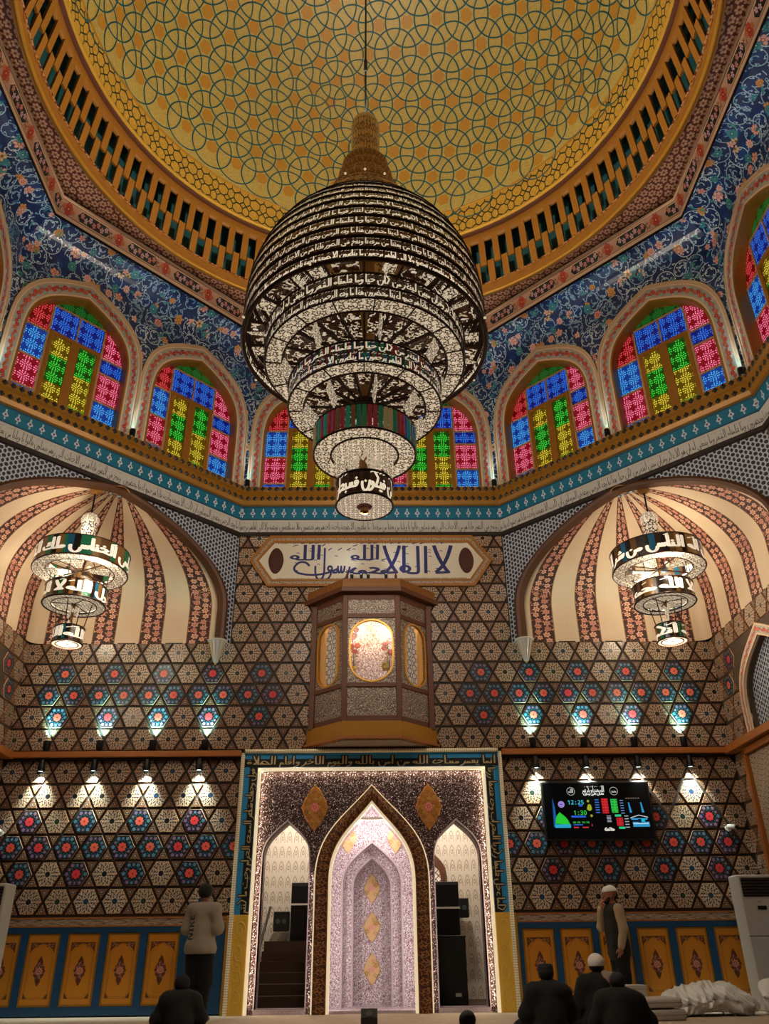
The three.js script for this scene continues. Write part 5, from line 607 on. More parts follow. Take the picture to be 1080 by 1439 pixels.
// two small chandeliers under the corner vaults
function smallChandelier(s, label) {
  const t = thing('small_chandelier', label, 'chandelier', [s * 4.93, 0, 1.95], s > 0 ? 2.3 : 0, 'small chandeliers under the corner vaults');
  obj('rod', bar([0, 7.6, 0], [0, 8.15, 0], 0.015), M.blackMetal, t); obj('ceiling_rose', lathe([[0.12, 8.14], [0.1, 8.07], [0.03, 8.03]], 20), crystalGold, t); obj('collar', lathe([[0.05, 7.64], [0.12, 7.6], [0.16, 7.52], [0.15, 7.46]], 24), crystal(rep(T.lace, 2, 1), 0.7), t, 'bright crystal collar'); obj('stem', lathe([[0.13, 7.46], [0.13, 7.1], [0.15, 6.98]], 24), crystal(rep(T.lace, 1, 0.8), 0.45), t, 'stem of crystal scrolls'); obj('inner_rod', bar([0, 5.3, 0], [0, 7.1, 0], 0.022), crystalGold, t);
  const tier = (r, y0, y1, txt, rep0, n) => {
    const g = tex(canvas(1024, 112, (c, w, h) => { for (let x = 0; x < w; x += 22) { c.fillStyle = pick(['#2a190e', '#160d08', '#4d3318', '#6b4a22', '#12445c', '#1a5a3c', '#160d08']); c.fillRect(x, 0, 22, h); } c.strokeStyle = c.fillStyle = '#fffaf0'; arabicFit(c, txt, w - 6, h * 0.7, w - 12, 60, 10, 0.3); }));
    obj('letter_band', lathe([[r, y0], [r, y1]], 56), crystal(rep(g, rep0, 1), 0.6), t, 'band of white letters over dark crystal'); obj('lace_ring', ringDown(r * 0.72, r, y0, 56), laceOf(2.5, 0.6), t, 'ring of crystal lace'); obj('rim', rim(r, y0, 0.014, 56), bronze, t); obj('rim', rim(r * 0.72, y0, 0.01, 56), bronze, t); obj('rim', rim(r, y1, 0.01, 56), bronze, t);
    for (let k = 0; k < n; k++) { const a = k * TAU / n + 0.3; obj('spoke', box(r * 0.98, 0.018, 0.016, r * 0.49, y0 + 0.03, 0).rotateY(a), bronze, t); if (k % 2) obj('lace_panel', wedge(r * 0.2, r * 0.7, a + 0.06, a + TAU / n - 0.06, y0 + 0.02), laceOf(2, 0.6), t); }
  };
  tier(0.77, 6.5, 6.86, 'ملك الناس إله الناس من شر الوسواس الخناس', 1, 8); tier(0.5, 5.9, 6.2, 'لا اله الا الله محمد رسول الله', 1, 6); tier(0.24, 5.23, 5.5, 'الله انكم الله', 1, 4);
  obj('lace_disc', ringDown(0.03, 0.36, 5.93, 40), laceOf(2, 0.7), t, 'disc of crystal lace'); obj('lace_disc', ringDown(0.03, 0.18, 5.235, 32), laceOf(2, 0.7), t, 'disc of crystal lace');
  for (let k = 0; k < 16; k++) { const a = rr(0, TAU), r = rr(0.03, 0.12); obj('crystal_drop', new THREE.OctahedronGeometry(0.03, 0).scale(1, 1.6, 1).translate(r * Math.cos(a), rr(5.55, 5.9), r * Math.sin(a)), laceOf(1, 0.8), t); }
  for (let k = 0; k < 4; k++) { const a = k * TAU / 4; obj('hanger', bar([0.72 * Math.cos(a), 6.86, 0.72 * Math.sin(a)], [0.12 * Math.cos(a), 7.05, 0.12 * Math.sin(a)], 0.008), bronze, t); obj('hanger', bar([0.48 * Math.cos(a), 6.2, 0.48 * Math.sin(a)], [0.5 * Math.cos(a), 6.52, 0.5 * Math.sin(a)], 0.008), bronze, t); obj('hanger', bar([0.22 * Math.cos(a), 5.5, 0.22 * Math.sin(a)], [0.3 * Math.cos(a), 5.92, 0.3 * Math.sin(a)], 0.008), bronze, t); obj('bulb', new THREE.SphereGeometry(0.04, 10, 8).translate(0.35 * Math.cos(a), 6.75, 0.35 * Math.sin(a)), M.led, t); }
  pointLight(0, 7.02, 0.3, '#ffeed0', LAMP.small, t, 4); pointLight(0.5, 6.35, 0.55, '#ffeed0', LAMP.small, t, 4); pointLight(-0.5, 6.35, -0.55, '#ffeed0', LAMP.small, t, 4); pointLight(0, 5.12, 0, '#ffeed0', LAMP.small * 0.6, t, 3);
}
smallChandelier(-1, 'small three-tier lettered chandelier hanging over the five-panel dado'); smallChandelier(1, 'small three-tier lettered chandelier hanging over the prayer time display');
// ---------------------------------------------------------------- lamps on the walls
function ledgeLamp(x, up, i) {
  const near = x < 0 ? 'on the ledge over the five-panel dado' : 'on the ledge over the prayer time display';
  const t = thing(up ? 'uplight' : 'downlight', (up ? 'black cone uplight ' + near : 'black cone downlight under ' + near.replace('on ', '')) + ', ' + ['first', 'second', 'third', 'fourth'][x < 0 ? 3 - i : i - 4] + ' from the portal', 'spotlight', [x, up ? 3.93 : 3.8, 0.1], 0, (up ? 'uplights ' : 'downlights ') + near), k = up ? 1 : -1;
  const shade = obj('shade', lathe(up ? [[0.03, 0.0], [0.05, 0.02], [0.062, 0.14], [0.058, 0.19]] : [[0.058, -0.2], [0.062, -0.15], [0.045, -0.02], [0.03, 0.0]], 20), M.blackMetal, t); obj('foot', cyl(0.04, 0.04, 0.012, 0, k * 0.006, 0, 16), M.blackMetal, t); obj('lens', cyl(0.052, 0.052, 0.006, 0, k * 0.182, 0, 20), M.lampGlow, shade, 'glowing lens');
  const c = up ? '#a8fff2' : '#eafff2'; spotLight([0, k * 0.2, 0.03], [0, k * 1.25, up ? -0.42 : -0.3], c, up ? LAMP.up : LAMP.down, up ? 0.54 : 0.68, 0.9, t, 1.5);
}
[-5.67, -4.75, -3.83, -2.92, 2.84, 3.75, 4.64, 5.52].forEach((x, i) => ledgeLamp(x, true, i));
[-5.69, -4.79, -3.885, -2.98, 2.86, 3.735, 4.64, 5.555].forEach((x, i) => ledgeLamp(x, false, i));
const SILLLAB = { back: 'above the calligraphy plaque', left_diagonal: 'above the dado vault', right_diagonal: 'above the display vault', left: 'on the side far from the display', right: 'on the air conditioner side' };
// black uplights standing on the drum sill between the windows
FACES.slice(0, 5).forEach(([side, deg]) => {
  for (const lx of deg === 0 ? [-2.56, 0, 2.56] : deg === 45 || deg === -45 ? [0, deg > 0 ? -2.56 : 2.56] : [0]) {
    const p = V3(lx, 9.29, 0.1).applyAxisAngle(V3(0, 1, 0), deg * RAD).add(V3(...facePos(deg)));
    const t = thing('sill_uplight', 'black sill uplight ' + SILLLAB[side] + (lx === 0 ? ', between the two windows' : Math.abs(deg) === 45 ? ', at its outer corner' : lx < 0 ? ', corner on the dado side' : ', corner on the display side'), 'spotlight', p.toArray(), deg * RAD);
    const hs = obj('housing', lathe([[0.04, 0], [0.05, 0.02], [0.05, 0.15], [0.045, 0.16]], 16), M.blackMetal, t); obj('lens', cyl(0.042, 0.042, 0.006, 0, 0.152, 0, 16), M.lampGlow, hs, 'glowing lens'); spotLight([0, 0.17, 0.0], [0, 1.6, -0.12], '#7adcff', LAMP.sill, 0.5, 0.9, t, 1.5); 
    spotLight([0, 0.18, 0.02], [0, 3.4, 0.3], '#d8f4ff', LAMP.sill * 5, 0.4, 1, t, 1.5);
  }
});
// glass cups at the feet of the corner arches
for (const s of [-1, 1]) { const t = thing('wall_sconce', 'white glass cone sconce at the foot of the corner arch ' + (s < 0 ? 'over the five-panel dado' : 'over the prayer time display'), 'sconce', [s * 2.86, 0, 0.16]); obj('glass_cone', lathe([[0.03, 5.5], [0.05, 5.52], [0.15, 5.88], [0.17, 5.92], [0.16, 5.92], [0.04, 5.54]], 12), phys('#cfd6d8', 0.25, 0, { transmission: 0.35, thickness: 0, clearcoat: 0.6 }), t, 'ribbed frosted glass'); for (let k = 0; k < 12; k++) { const a = k * TAU / 12; obj('rib', bar([0.045 * Math.cos(a), 5.52, 0.045 * Math.sin(a)], [0.162 * Math.cos(a), 5.9, 0.162 * Math.sin(a)], 0.005), M.goldEdge, t); } obj('rim', rim(0.168, 5.92, 0.01, 24), M.white, t); obj('finial', new THREE.SphereGeometry(0.022, 10, 8).translate(0, 5.49, 0), M.goldEdge, t); obj('wall_plate', box(0.1, 0.12, 0.16, 0, 5.86, -0.1), M.white, t); }

// ---------------------------------------------------------------- prayer time display
{
  const t = thing('prayer_time_display', 'black wall display showing prayer times with a green dome and the Kaaba', 'display', [3.83, 2.89, 0.03]);
  const c = canvas(1024, 528, (g, w, h) => {
    g.fillStyle = '#020304'; g.fillRect(0, 0, w, h); const X = (x) => (x - 95) / 865 * w, Y = (y) => (y - 90) / 480 * h;
    g.strokeStyle = g.fillStyle = '#d8d8d2'; for (const [x, txt] of [[323, 'الله'], [678, 'محمد']]) { g.lineWidth = 4; g.beginPath(); g.arc(X(x), Y(160), 38, 0, TAU); g.stroke(); arabicFit(g, txt, X(x) + 24, Y(160) + 12, 48, 36, 5, 0); } g.strokeStyle = g.fillStyle = '#f4f4ee'; arabicFit(g, 'الله محمد ابو بكر عمر', X(600), Y(165), 215, 52, 7, 0.8); arabicFit(g, 'عثمان علي رسول', X(592), Y(190), 200, 26, 5, 0.5);
    const mosque = (f) => f(); g.fillStyle = '#1c5fae'; g.beginPath(); g.moveTo(X(163), Y(215)); g.lineTo(X(155), Y(470)); g.lineTo(X(185), Y(470)); g.lineTo(X(178), Y(300)); g.fill(); g.fillStyle = '#2fd838'; g.beginPath(); g.moveTo(X(170), Y(440)); g.bezierCurveTo(X(175), Y(370), X(195), Y(365), X(213), Y(340)); g.bezierCurveTo(X(235), Y(370), X(270), Y(375), X(288), Y(450)); g.fill(); g.fillStyle = '#2fb4d8'; g.fillRect(X(165), Y(445), X(293) - X(165), Y(476) - Y(445)); g.fillStyle = '#a58fe0'; g.beginPath(); g.arc(X(233), Y(274), 32, 0, TAU); g.fill(); g.fillStyle = '#3a2a80'; g.fillRect(X(220), Y(272), 28, 5);
    g.font = 'bold 54px monospace'; g.fillStyle = '#46d8f0'; g.fillText('12:25', X(285), Y(275)); g.fillStyle = '#3ae84a'; g.fillText('1:30', X(325), Y(365)); g.fillStyle = '#2b6ce8'; g.fillRect(X(375), Y(280), 36, 14); g.fillRect(X(305), Y(372), 140, 18); g.font = 'bold 24px monospace'; g.fillStyle = '#4ae858'; g.fillText('00:00 00:00', X(312), Y(438)); g.fillStyle = '#2b6ce8'; g.fillRect(X(315), Y(446), 90, 10); g.fillStyle = '#d83a4a'; g.fillRect(X(315), Y(468), 48, 12); g.fillRect(X(385), Y(468), 60, 12); g.fillRect(X(462), Y(445), 8, 22);
    g.fillStyle = '#a8b82a'; for (const [x, y, r] of [[455, 247, 12], [460, 310, 24], [470, 374, 12], [462, 290, 18]]) { g.beginPath(); g.arc(X(x), Y(y), r, 0, TAU); g.fill(); }
    g.fillStyle = '#3f78d8'; for (let k = 0; k < 6; k++) g.fillRect(X(510), Y(232 + k * 22), 40, 10); g.font = 'bold 21px monospace'; const times = ['06:12', '12:25', '04:38', '06:41', '08:05', '01:30'];
    g.fillStyle = '#e82a34'; g.fillRect(X(565), Y(225), 62, Y(355) - Y(225)); g.fillStyle = '#34d850'; g.fillRect(X(640), Y(230), 64, Y(350) - Y(230)); g.fillStyle = '#e82a34'; g.fillRect(X(668), Y(392), 64, Y(462) - Y(392)); g.fillStyle = '#34d890'; g.fillRect(X(660), Y(365), 60, 20); g.fillRect(X(680), Y(470), 60, 20);
    g.fillStyle = '#0a0a0a'; for (let k = 0; k < 5; k++) { g.fillText(times[k], X(567), Y(248 + k * 25)); g.fillText(times[(k + 2) % 6], X(644), Y(250 + k * 24)); if (k < 3) g.fillText(times[(k + 3) % 6], X(670), Y(412 + k * 22)); } g.fillStyle = '#7aa0d8'; for (let k = 0; k < 6; k++) g.fillRect(X(715), Y(240 + k * 22), 34, 8); g.fillStyle = '#c0c8d8'; for (let k = 0; k < 5; k++) { g.fillRect(X(592), Y(375 + k * 12), 42, 6); g.fillRect(X(735), Y(375 + k * 24), 40, 8); }
    g.fillStyle = '#e8e4d4'; g.strokeStyle = '#e8e4d4'; arabicFit(g, 'محمد', X(640), Y(500), 95, 60, 12, 0); g.fillStyle = '#d8c8b0'; g.font = '15px sans-serif'; for (let k = 0; k < 6; k++) g.fillRect(X(765 + k * 20), Y(222), 18, 4);
    g.fillStyle = '#2f9cd8'; for (const x of [785, 885]) { g.beginPath(); g.moveTo(X(x - 4), Y(260)); g.lineTo(X(x + 6), Y(260)); g.lineTo(X(x + 20), Y(350)); g.lineTo(X(x), Y(350)); g.fill(); } g.strokeStyle = '#dfe8f0'; g.lineWidth = 7; g.beginPath(); g.moveTo(X(785), Y(395)); g.lineTo(X(855), Y(372)); g.lineTo(X(925), Y(390)); g.stroke(); g.fillStyle = '#3aa8e0'; g.fillRect(X(790), Y(398), 155, 16); g.fillRect(X(798), Y(430), 160, 46); g.fillStyle = '#0c2030'; g.fillRect(X(845), Y(405), 60, 34); g.fillStyle = '#d8f0ff'; g.fillRect(X(800), Y(440), 150, 9); g.fillStyle = '#18c8e8'; g.fillRect(X(870), Y(402), 34, 34);
  });
  const m = tex(c); const hous = obj('housing', rbox(1.86, 0.95, 0.07, 0.012, 0, 0, 0.055), M.black, t); const s = obj('screen', new THREE.PlaneGeometry(1.8, 0.89).translate(0, 0, 0.0915), mat('#000000', 0.25, 0, { emissive: '#ffffff', emissiveMap: m, emissiveIntensity: 0.8 }), hous, 'lit screen with coloured digits'); obj('wall_mount', box(0.5, 0.4, 0.04, 0, 0, 0.005), M.blackMetal, t);
}
// ---------------------------------------------------------------- air conditioners, security cameras
function aircon(x, z, turn, label, h) {
  const t = thing('floor_air_conditioner', label, 'air conditioner', [x, 0, z], turn), wM = mat('#b4b0aa', 0.45); obj('cabinet', rbox(0.56, h, 0.36, 0.025, 0, h / 2, 0), wM, t); obj('grille_recess', box(0.47, 0.27, 0.02, 0, h - 0.18, 0.176), M.black, t, 'dark air outlet'); for (let k = 0; k < 6; k++) obj('louvre', box(0.46, 0.012, 0.03, 0, h - 0.285 + k * 0.044, 0.19).rotateX(0), mat('#3a3836', 0.5), t); obj('louvre_divider', box(0.01, 0.26, 0.03, 0.0, h - 0.18, 0.19), M.black, t);
  obj('control_window', rbox(0.14, 0.055, 0.012, 0.004, 0.02, h - 0.47, 0.184), M.black, t, 'dark control window'); obj('badge', box(0.05, 0.012, 0.006, 0, h - 0.385, 0.182), mat('#77736c', 0.3, 0.6), t); obj('panel_seam', box(0.54, 0.006, 0.004, 0, h - 0.86, 0.181), M.black, t); obj('front_panel', rbox(0.53, h - 0.9, 0.012, 0.006, 0, (h - 0.9) / 2 + 0.02, 0.182), wM, t); obj('foot', box(0.52, 0.03, 0.34, 0, 0.015, 0), M.blackMetal, t); return t;
}
aircon(6.03, 0.45, 0, 'tall white floor air conditioner with black louvred outlet beside the plastic bundle', 1.84); aircon(-5.77, 0.85, 0, 'white floor air conditioner at the end of the five-panel dado', 1.79);
for (const [x, y, s] of [[6.02, 2.58, -1], [-6.18, 2.6, 1]]) { const t = thing('security_camera', 'small white bullet security camera on the tiles ' + (x > 0 ? 'above the tall air conditioner' : 'over the dado end air conditioner'), 'camera', [x, y, 0.025]); obj('wall_base', cyl(0.05, 0.05, 0.03, 0, 0, 0, 20).rotateX(Math.PI / 2).translate(0, 0.02, 0.015), M.white, t); obj('arm', bar([0, 0.02, 0.02], [0, 0.04, 0.1], 0.014), M.white, t); const brl = obj('barrel', cyl(0.038, 0.038, 0.15, 0, 0, 0, 20).rotateX(Math.PI / 2 + 0.15).rotateY(-s * 0.5).translate(-s * 0.02, 0.03, 0.14), M.white, t); obj('lens', cyl(0.03, 0.03, 0.02, 0, 0, 0, 16).rotateX(Math.PI / 2 + 0.15).rotateY(-s * 0.5).translate(-s * 0.06, 0.018, 0.215), M.black, brl); }
// ---------------------------------------------------------------- things on the floor
const noise3 = (x, y, z) => Math.sin(x * 3.1 + 1.7 * Math.sin(z * 2.3 + y)) * 0.5 + Math.sin(y * 4.3 + 1.3 * Math.sin(x * 2.9)) * 0.3 + Math.sin(z * 5.7 + 2.1 * Math.sin(y * 3.3 + x)) * 0.2;
{
  const plastic = phys('#e2e2e0', 0.28, 0, { clearcoat: 0.4, clearcoatRoughness: 0.3 });
  const roll = (label, x, y, z, len, r, turn, k, ph) => { const g = grid(150, 80, (u, v) => { const a = v * TAU, ux = (u - 0.5) * len, e = Math.pow(Math.max(0, 1 - Math.pow(Math.abs(2 * u - 1), 6)), 0.5); const rg = (q) => 1 - 2 * Math.abs(Math.sin(q)), n = 1 + k * 0.7 * noise3(ux * 5 + ph, a * 1.5, ph) + k * 0.45 * rg(ux * 9 + 2.2 * Math.sin(a * 2 + ph) + a) + k * 0.3 * rg(ux * 17 - a * 2.6 + 2 * Math.sin(ux * 6 + ph)) + k * 0.16 * rg(ux * 37 + a * 5 + 2 * Math.sin(a * 3)); const q = r * e * n; return [ux + 0.04 * Math.sin(a * 3 + ph), Math.max(-r * 0.55, q * Math.sin(a) * 0.8) + 0.05 * Math.sin(ux * 4 + ph), q * Math.cos(a) * 1.25]; }); const t = thing('plastic_bundle', label, 'bundle', [x, y, z], turn); obj('wrapping', g, plastic, t, 'crumpled clear white plastic'); obj('tie', new THREE.TorusGeometry(r * 0.92, 0.012, 6, 28).rotateY(Math.PI / 2).scale(1, 0.8, 1.25).translate(len * 0.22, 0.02, 0), M.white, t); };
  roll('big crumpled white plastic wrapped bundle lying before the gold panels', 4.68, 0.15, 1.3, 1.38, 0.27, 0.05, 0.17, 1.3); roll('rounded plastic bundle heaped before the tall air conditioner', 5.86, 0.2, 1.4, 0.72, 0.34, -0.05, 0.15, 4.1);
  const st = (y, w, d, h, r, label, x = 3.72, z = 2.05) => { const t = thing('folded_sheet', label, 'cloth', [x, y, z], r); const g = rbox(w, h, d, 0.035); const p = g.attributes.position; for (let i = 0; i < p.count; i++) p.setY(i, p.getY(i) + 0.012 * noise3(p.getX(i) * 9, 1, p.getZ(i) * 9)); g.computeVertexNormals(); obj('cloth', g.translate(0, h / 2, 0), mat('#b5aca2', 0.8), t); obj('fold_edge', box(w * 0.96, 0.008, d * 1.0, 0, h * 0.5, 0.004), mat('#8d8379', 0.9), t); };
  st(0.0, 0.62, 0.5, 0.13, 0.25, 'folded pale sheet lowest in the stack beside the seated men'); st(0.15, 0.58, 0.46, 0.11, 0.18, 'folded pale sheet topmost on the stack beside the seated men');
  const bx = thing('cardboard_box', 'pale box standing behind the folded sheets near the seated men', 'box', [3.62, 0, 1.3], 0.05); obj('carton', rbox(0.42, 0.38, 0.3, 0.01, 0, 0.19, 0), mat('#b9b2aa', 0.7), bx); obj('lid_seam', box(0.42, 0.004, 0.302, 0, 0.33, 0), mat('#857d75', 0.8), bx);
  const sp = thing('floor_monitor', 'small black floor speaker in front of the niche', 'speaker', [-0.04, 0, 2.35]); obj('cabinet', slab([[-0.09, 0], [0.09, 0], [0.09, 0.08], [-0.02, 0.17], [-0.09, 0.17]], 0.2, [], 0.006).rotateY(-Math.PI / 2).translate(0.1, 0.006, 0), M.black, sp); obj('grille', box(0.17, 0.12, 0.01).rotateX(-0.85).translate(0, 0.125, 0.045), mat('#1a1a1c', 0.7), sp); obj('driver', cyl(0.045, 0.03, 0.01, 0, 0, 0, 18).rotateX(0.72).translate(0, 0.13, 0.052), mat('#33383a', 0.4), sp);
}
// ---------------------------------------------------------------- people
const smin = (a, b, k) => { const h = Math.max(k - Math.abs(a - b), 0) / k; return Math.min(a, b) - h * h * k * 0.25; };
function cap(p, [ax, ay, az, ra], [bx, by, bz, rb]) { const vx = bx - ax, vy = by - ay, vz = bz - az, wx = p[0] - ax, wy = p[1] - ay, wz = p[2] - az, t = Math.min(1, Math.max(0, (wx * vx + wy * vy + wz * vz) / (vx * vx + vy * vy + vz * vz + 1e-9))), dx = wx - vx * t, dy = wy - vy * t, dz = wz - vz * t; return Math.sqrt(dx * dx + dy * dy + dz * dz) - (ra + (rb - ra) * t); }
// bones: [[x, y, z, r], [x, y, z, r]] ; meshes the blended field of all bones inside a cube
function blob(bones, center, half, res, k = 0.04, grow = 0, cut, wrinkle = 0) {
  const mc = new MarchingCubes(res, new THREE.MeshBasicMaterial(), false, false, 120000), hs = res / 2, p = [0, 0, 0];
  for (let z = 0; z < res; z++) for (let y = 0; y < res; y++) for (let x = 0; x < res; x++) {
    p[0] = center[0] + (x - hs) / hs * half; p[1] = center[1] + (y - hs) / hs * half; p[2] = center[2] + (z - hs) / hs * half; let d = 9; for (const [a, b] of bones) d = smin(d, cap(p, a, b), k); d -= grow; if (wrinkle) d += wrinkle * noise3(p[0] * 9, p[1] * 6, p[2] * 9); if (cut) d = Math.max(d, cut(p)); mc.field[x + y * res + z * res * res] = -d;
  }
  mc.isolation = 0; mc.update(); const n = mc.count, g = new THREE.BufferGeometry(); g.setAttribute('position', new THREE.BufferAttribute(mc.positionArray.slice(0, n * 3), 3)); g.setAttribute('normal', new THREE.BufferAttribute(mc.normalArray.slice(0, n * 3), 3)); g.scale(half, half, half).translate(...center); g.computeBoundingBox();
  const nm = g.attributes.normal; for (let i = 0; i < nm.count; i++) { const v = V3().fromBufferAttribute(nm, i).normalize(); nm.setXYZ(i, v.x, v.y, v.z); } const uv = new Float32Array(n * 2); for (let i = 0; i < n; i++) { uv[2 * i] = g.attributes.position.getX(i); uv[2 * i + 1] = g.attributes.position.getY(i); } g.setAttribute('uv', new THREE.BufferAttribute(uv, 2)); return g;
}
// head looking along +z, centre at c, with brow, nose, lips, chin, ears and neck
const headBones = ([x, y, z], s = 1) => { const q = (a, b, c, r) => [x + a * s, y + b * s, z + c * s, r * s]; return [[q(0, 0.035, -0.018, 0.088), q(0, 0.03, 0.02, 0.082)], [q(0, -0.04, 0.025, 0.062), q(0, -0.085, 0.045, 0.038)], [q(0, 0.01, 0.092, 0.014), q(0, -0.025, 0.108, 0.014)], [q(-0.018, -0.055, 0.088, 0.011), q(0.018, -0.055, 0.088, 0.011)], [q(-0.03, 0.022, 0.088, 0.013), q(0.03, 0.022, 0.088, 0.013)], [q(-0.082, 0.01, -0.005, 0.012), q(-0.086, -0.03, -0.002, 0.01)], [q(0.082, 0.01, -0.005, 0.012), q(0.086, -0.03, -0.002, 0.01)]]; };
// hand from wrist w along dir, palm facing n: palm, four fingers in two bends, thumb
function handBones(w, dir, nrm, curl = 0.5, s = 1) {
  const D = V3(...dir).normalize(), Nn = V3(...nrm).normalize(), S = D.clone().cross(Nn), P = (a, b, c) => V3(...w).addScaledVector(D, a * s).addScaledVector(S, b * s).addScaledVector(Nn, c * s), b4 = (v, r) => [v.x, v.y, v.z, r * s], out = [];
  for (const k of [-1.5, -0.5, 0.5, 1.5]) { out.push([b4(P(0.01, k * 0.012, 0), 0.017), b4(P(0.08, k * 0.021, 0), 0.012)]); const L = [0.07, 0.08, 0.075, 0.058][k + 1.5], a = P(0.085, k * 0.021, 0), m = P(0.085 + L * 0.5 * Math.cos(curl), k * 0.023, L * 0.5 * Math.sin(curl)), e = P(0.085 + L * (0.5 * Math.cos(curl) + 0.5 * Math.cos(curl * 2.2)), k * 0.023, L * (0.5 * Math.sin(curl) + 0.5 * Math.sin(curl * 2.2))); out.push([b4(a, 0.0098), b4(m, 0.009)], [b4(m, 0.009), b4(e, 0.0075)]); }
  const t0 = P(0.025, -0.03, 0.005), t1 = P(0.06, -0.055, 0.018), t2 = P(0.088, -0.06, 0.03); out.push([b4(t0, 0.014), b4(t1, 0.0115)], [b4(t1, 0.0115), b4(t2, 0.009)]); return out;
}
function person(label, pos, turn, spec, group) {
  const t = thing('person', label, 'person', pos, turn, group), { bones, head, hs = 1, hands = [], tones } = spec, sk = mat(tones.skin, 0.6), c = spec.center, H = spec.half;
  const parts = [blob(bones, c, H, spec.res ?? 76, 0.05), blob([...headBones(head, hs), [[head[0], head[1] - 0.06, head[2] - 0.01, 0.052 * hs], [spec.neck[0], spec.neck[1] - 0.03, spec.neck[2], 0.055 * hs]]], [head[0], head[1] - 0.03, head[2]], 0.19 * hs, 52, 0.022)];
  for (const h of hands) parts.push(blob(handBones(...h), h[0].map((v, i) => v + V3(...h[1]).normalize().toArray()[i] * 0.08), 0.14, 48, 0.006));
  obj('body', merged(parts), sk, t);
  const eye = mat('#f0ece4', 0.3), iris = mat('#1c120c', 0.2); for (const s of [-1, 1]) { obj('eye', new THREE.SphereGeometry(0.0125 * hs, 10, 8).translate(head[0] + s * 0.031 * hs, head[1] + 0.004, head[2] + 0.079 * hs), eye, t); obj('iris', new THREE.SphereGeometry(0.006 * hs, 8, 6).translate(head[0] + s * 0.031 * hs, head[1] + 0.004, head[2] + 0.0885 * hs), iris, t); }
  for (const [name, bn, m, k, grow, cut, wr, lab, cc, hh] of spec.wear) obj(name, blob(bn, cc ?? c, hh ?? H, ['hair', 'cap', 'beard', 'hood'].includes(name) ? 44 : spec.res ?? 76, k, grow, cut, wr), m, t, lab);
  return t;
}
const skull = ([x, y, z], s = 1, up = 0.035) => [[[x, y + up * s, z - 0.02 * s, 0.092 * s], [x, y + (up - 0.005) * s, z + 0.012 * s, 0.086 * s]]];
const CL = { beige: mat('#8f8474', 0.85), blackCloth: mat('#060505', 0.95), darkVest: mat('#1e1c18', 0.9), sleeve: mat('#a08a6c', 0.85), white: mat('#c9c3ba', 0.8), hair: mat('#0b0807', 0.8), charcoal: mat('#070606', 0.95), shawl: mat('#ffffff', 0.9, 0, { map: tex(canvas(256, 256, (g, w, h) => { g.fillStyle = '#5a3a2a'; g.fillRect(0, 0, w, h); for (let j = 0; j < 16; j++) for (let i = 0; i < 16; i++) { g.fillStyle = (i + j) % 2 ? '#c9b9a4' : pick(['#3a2016', '#7a5238']); g.fillRect(i * 16 + 2, j * 16 + 2, 12, 12); } }), 6, 6) }) };
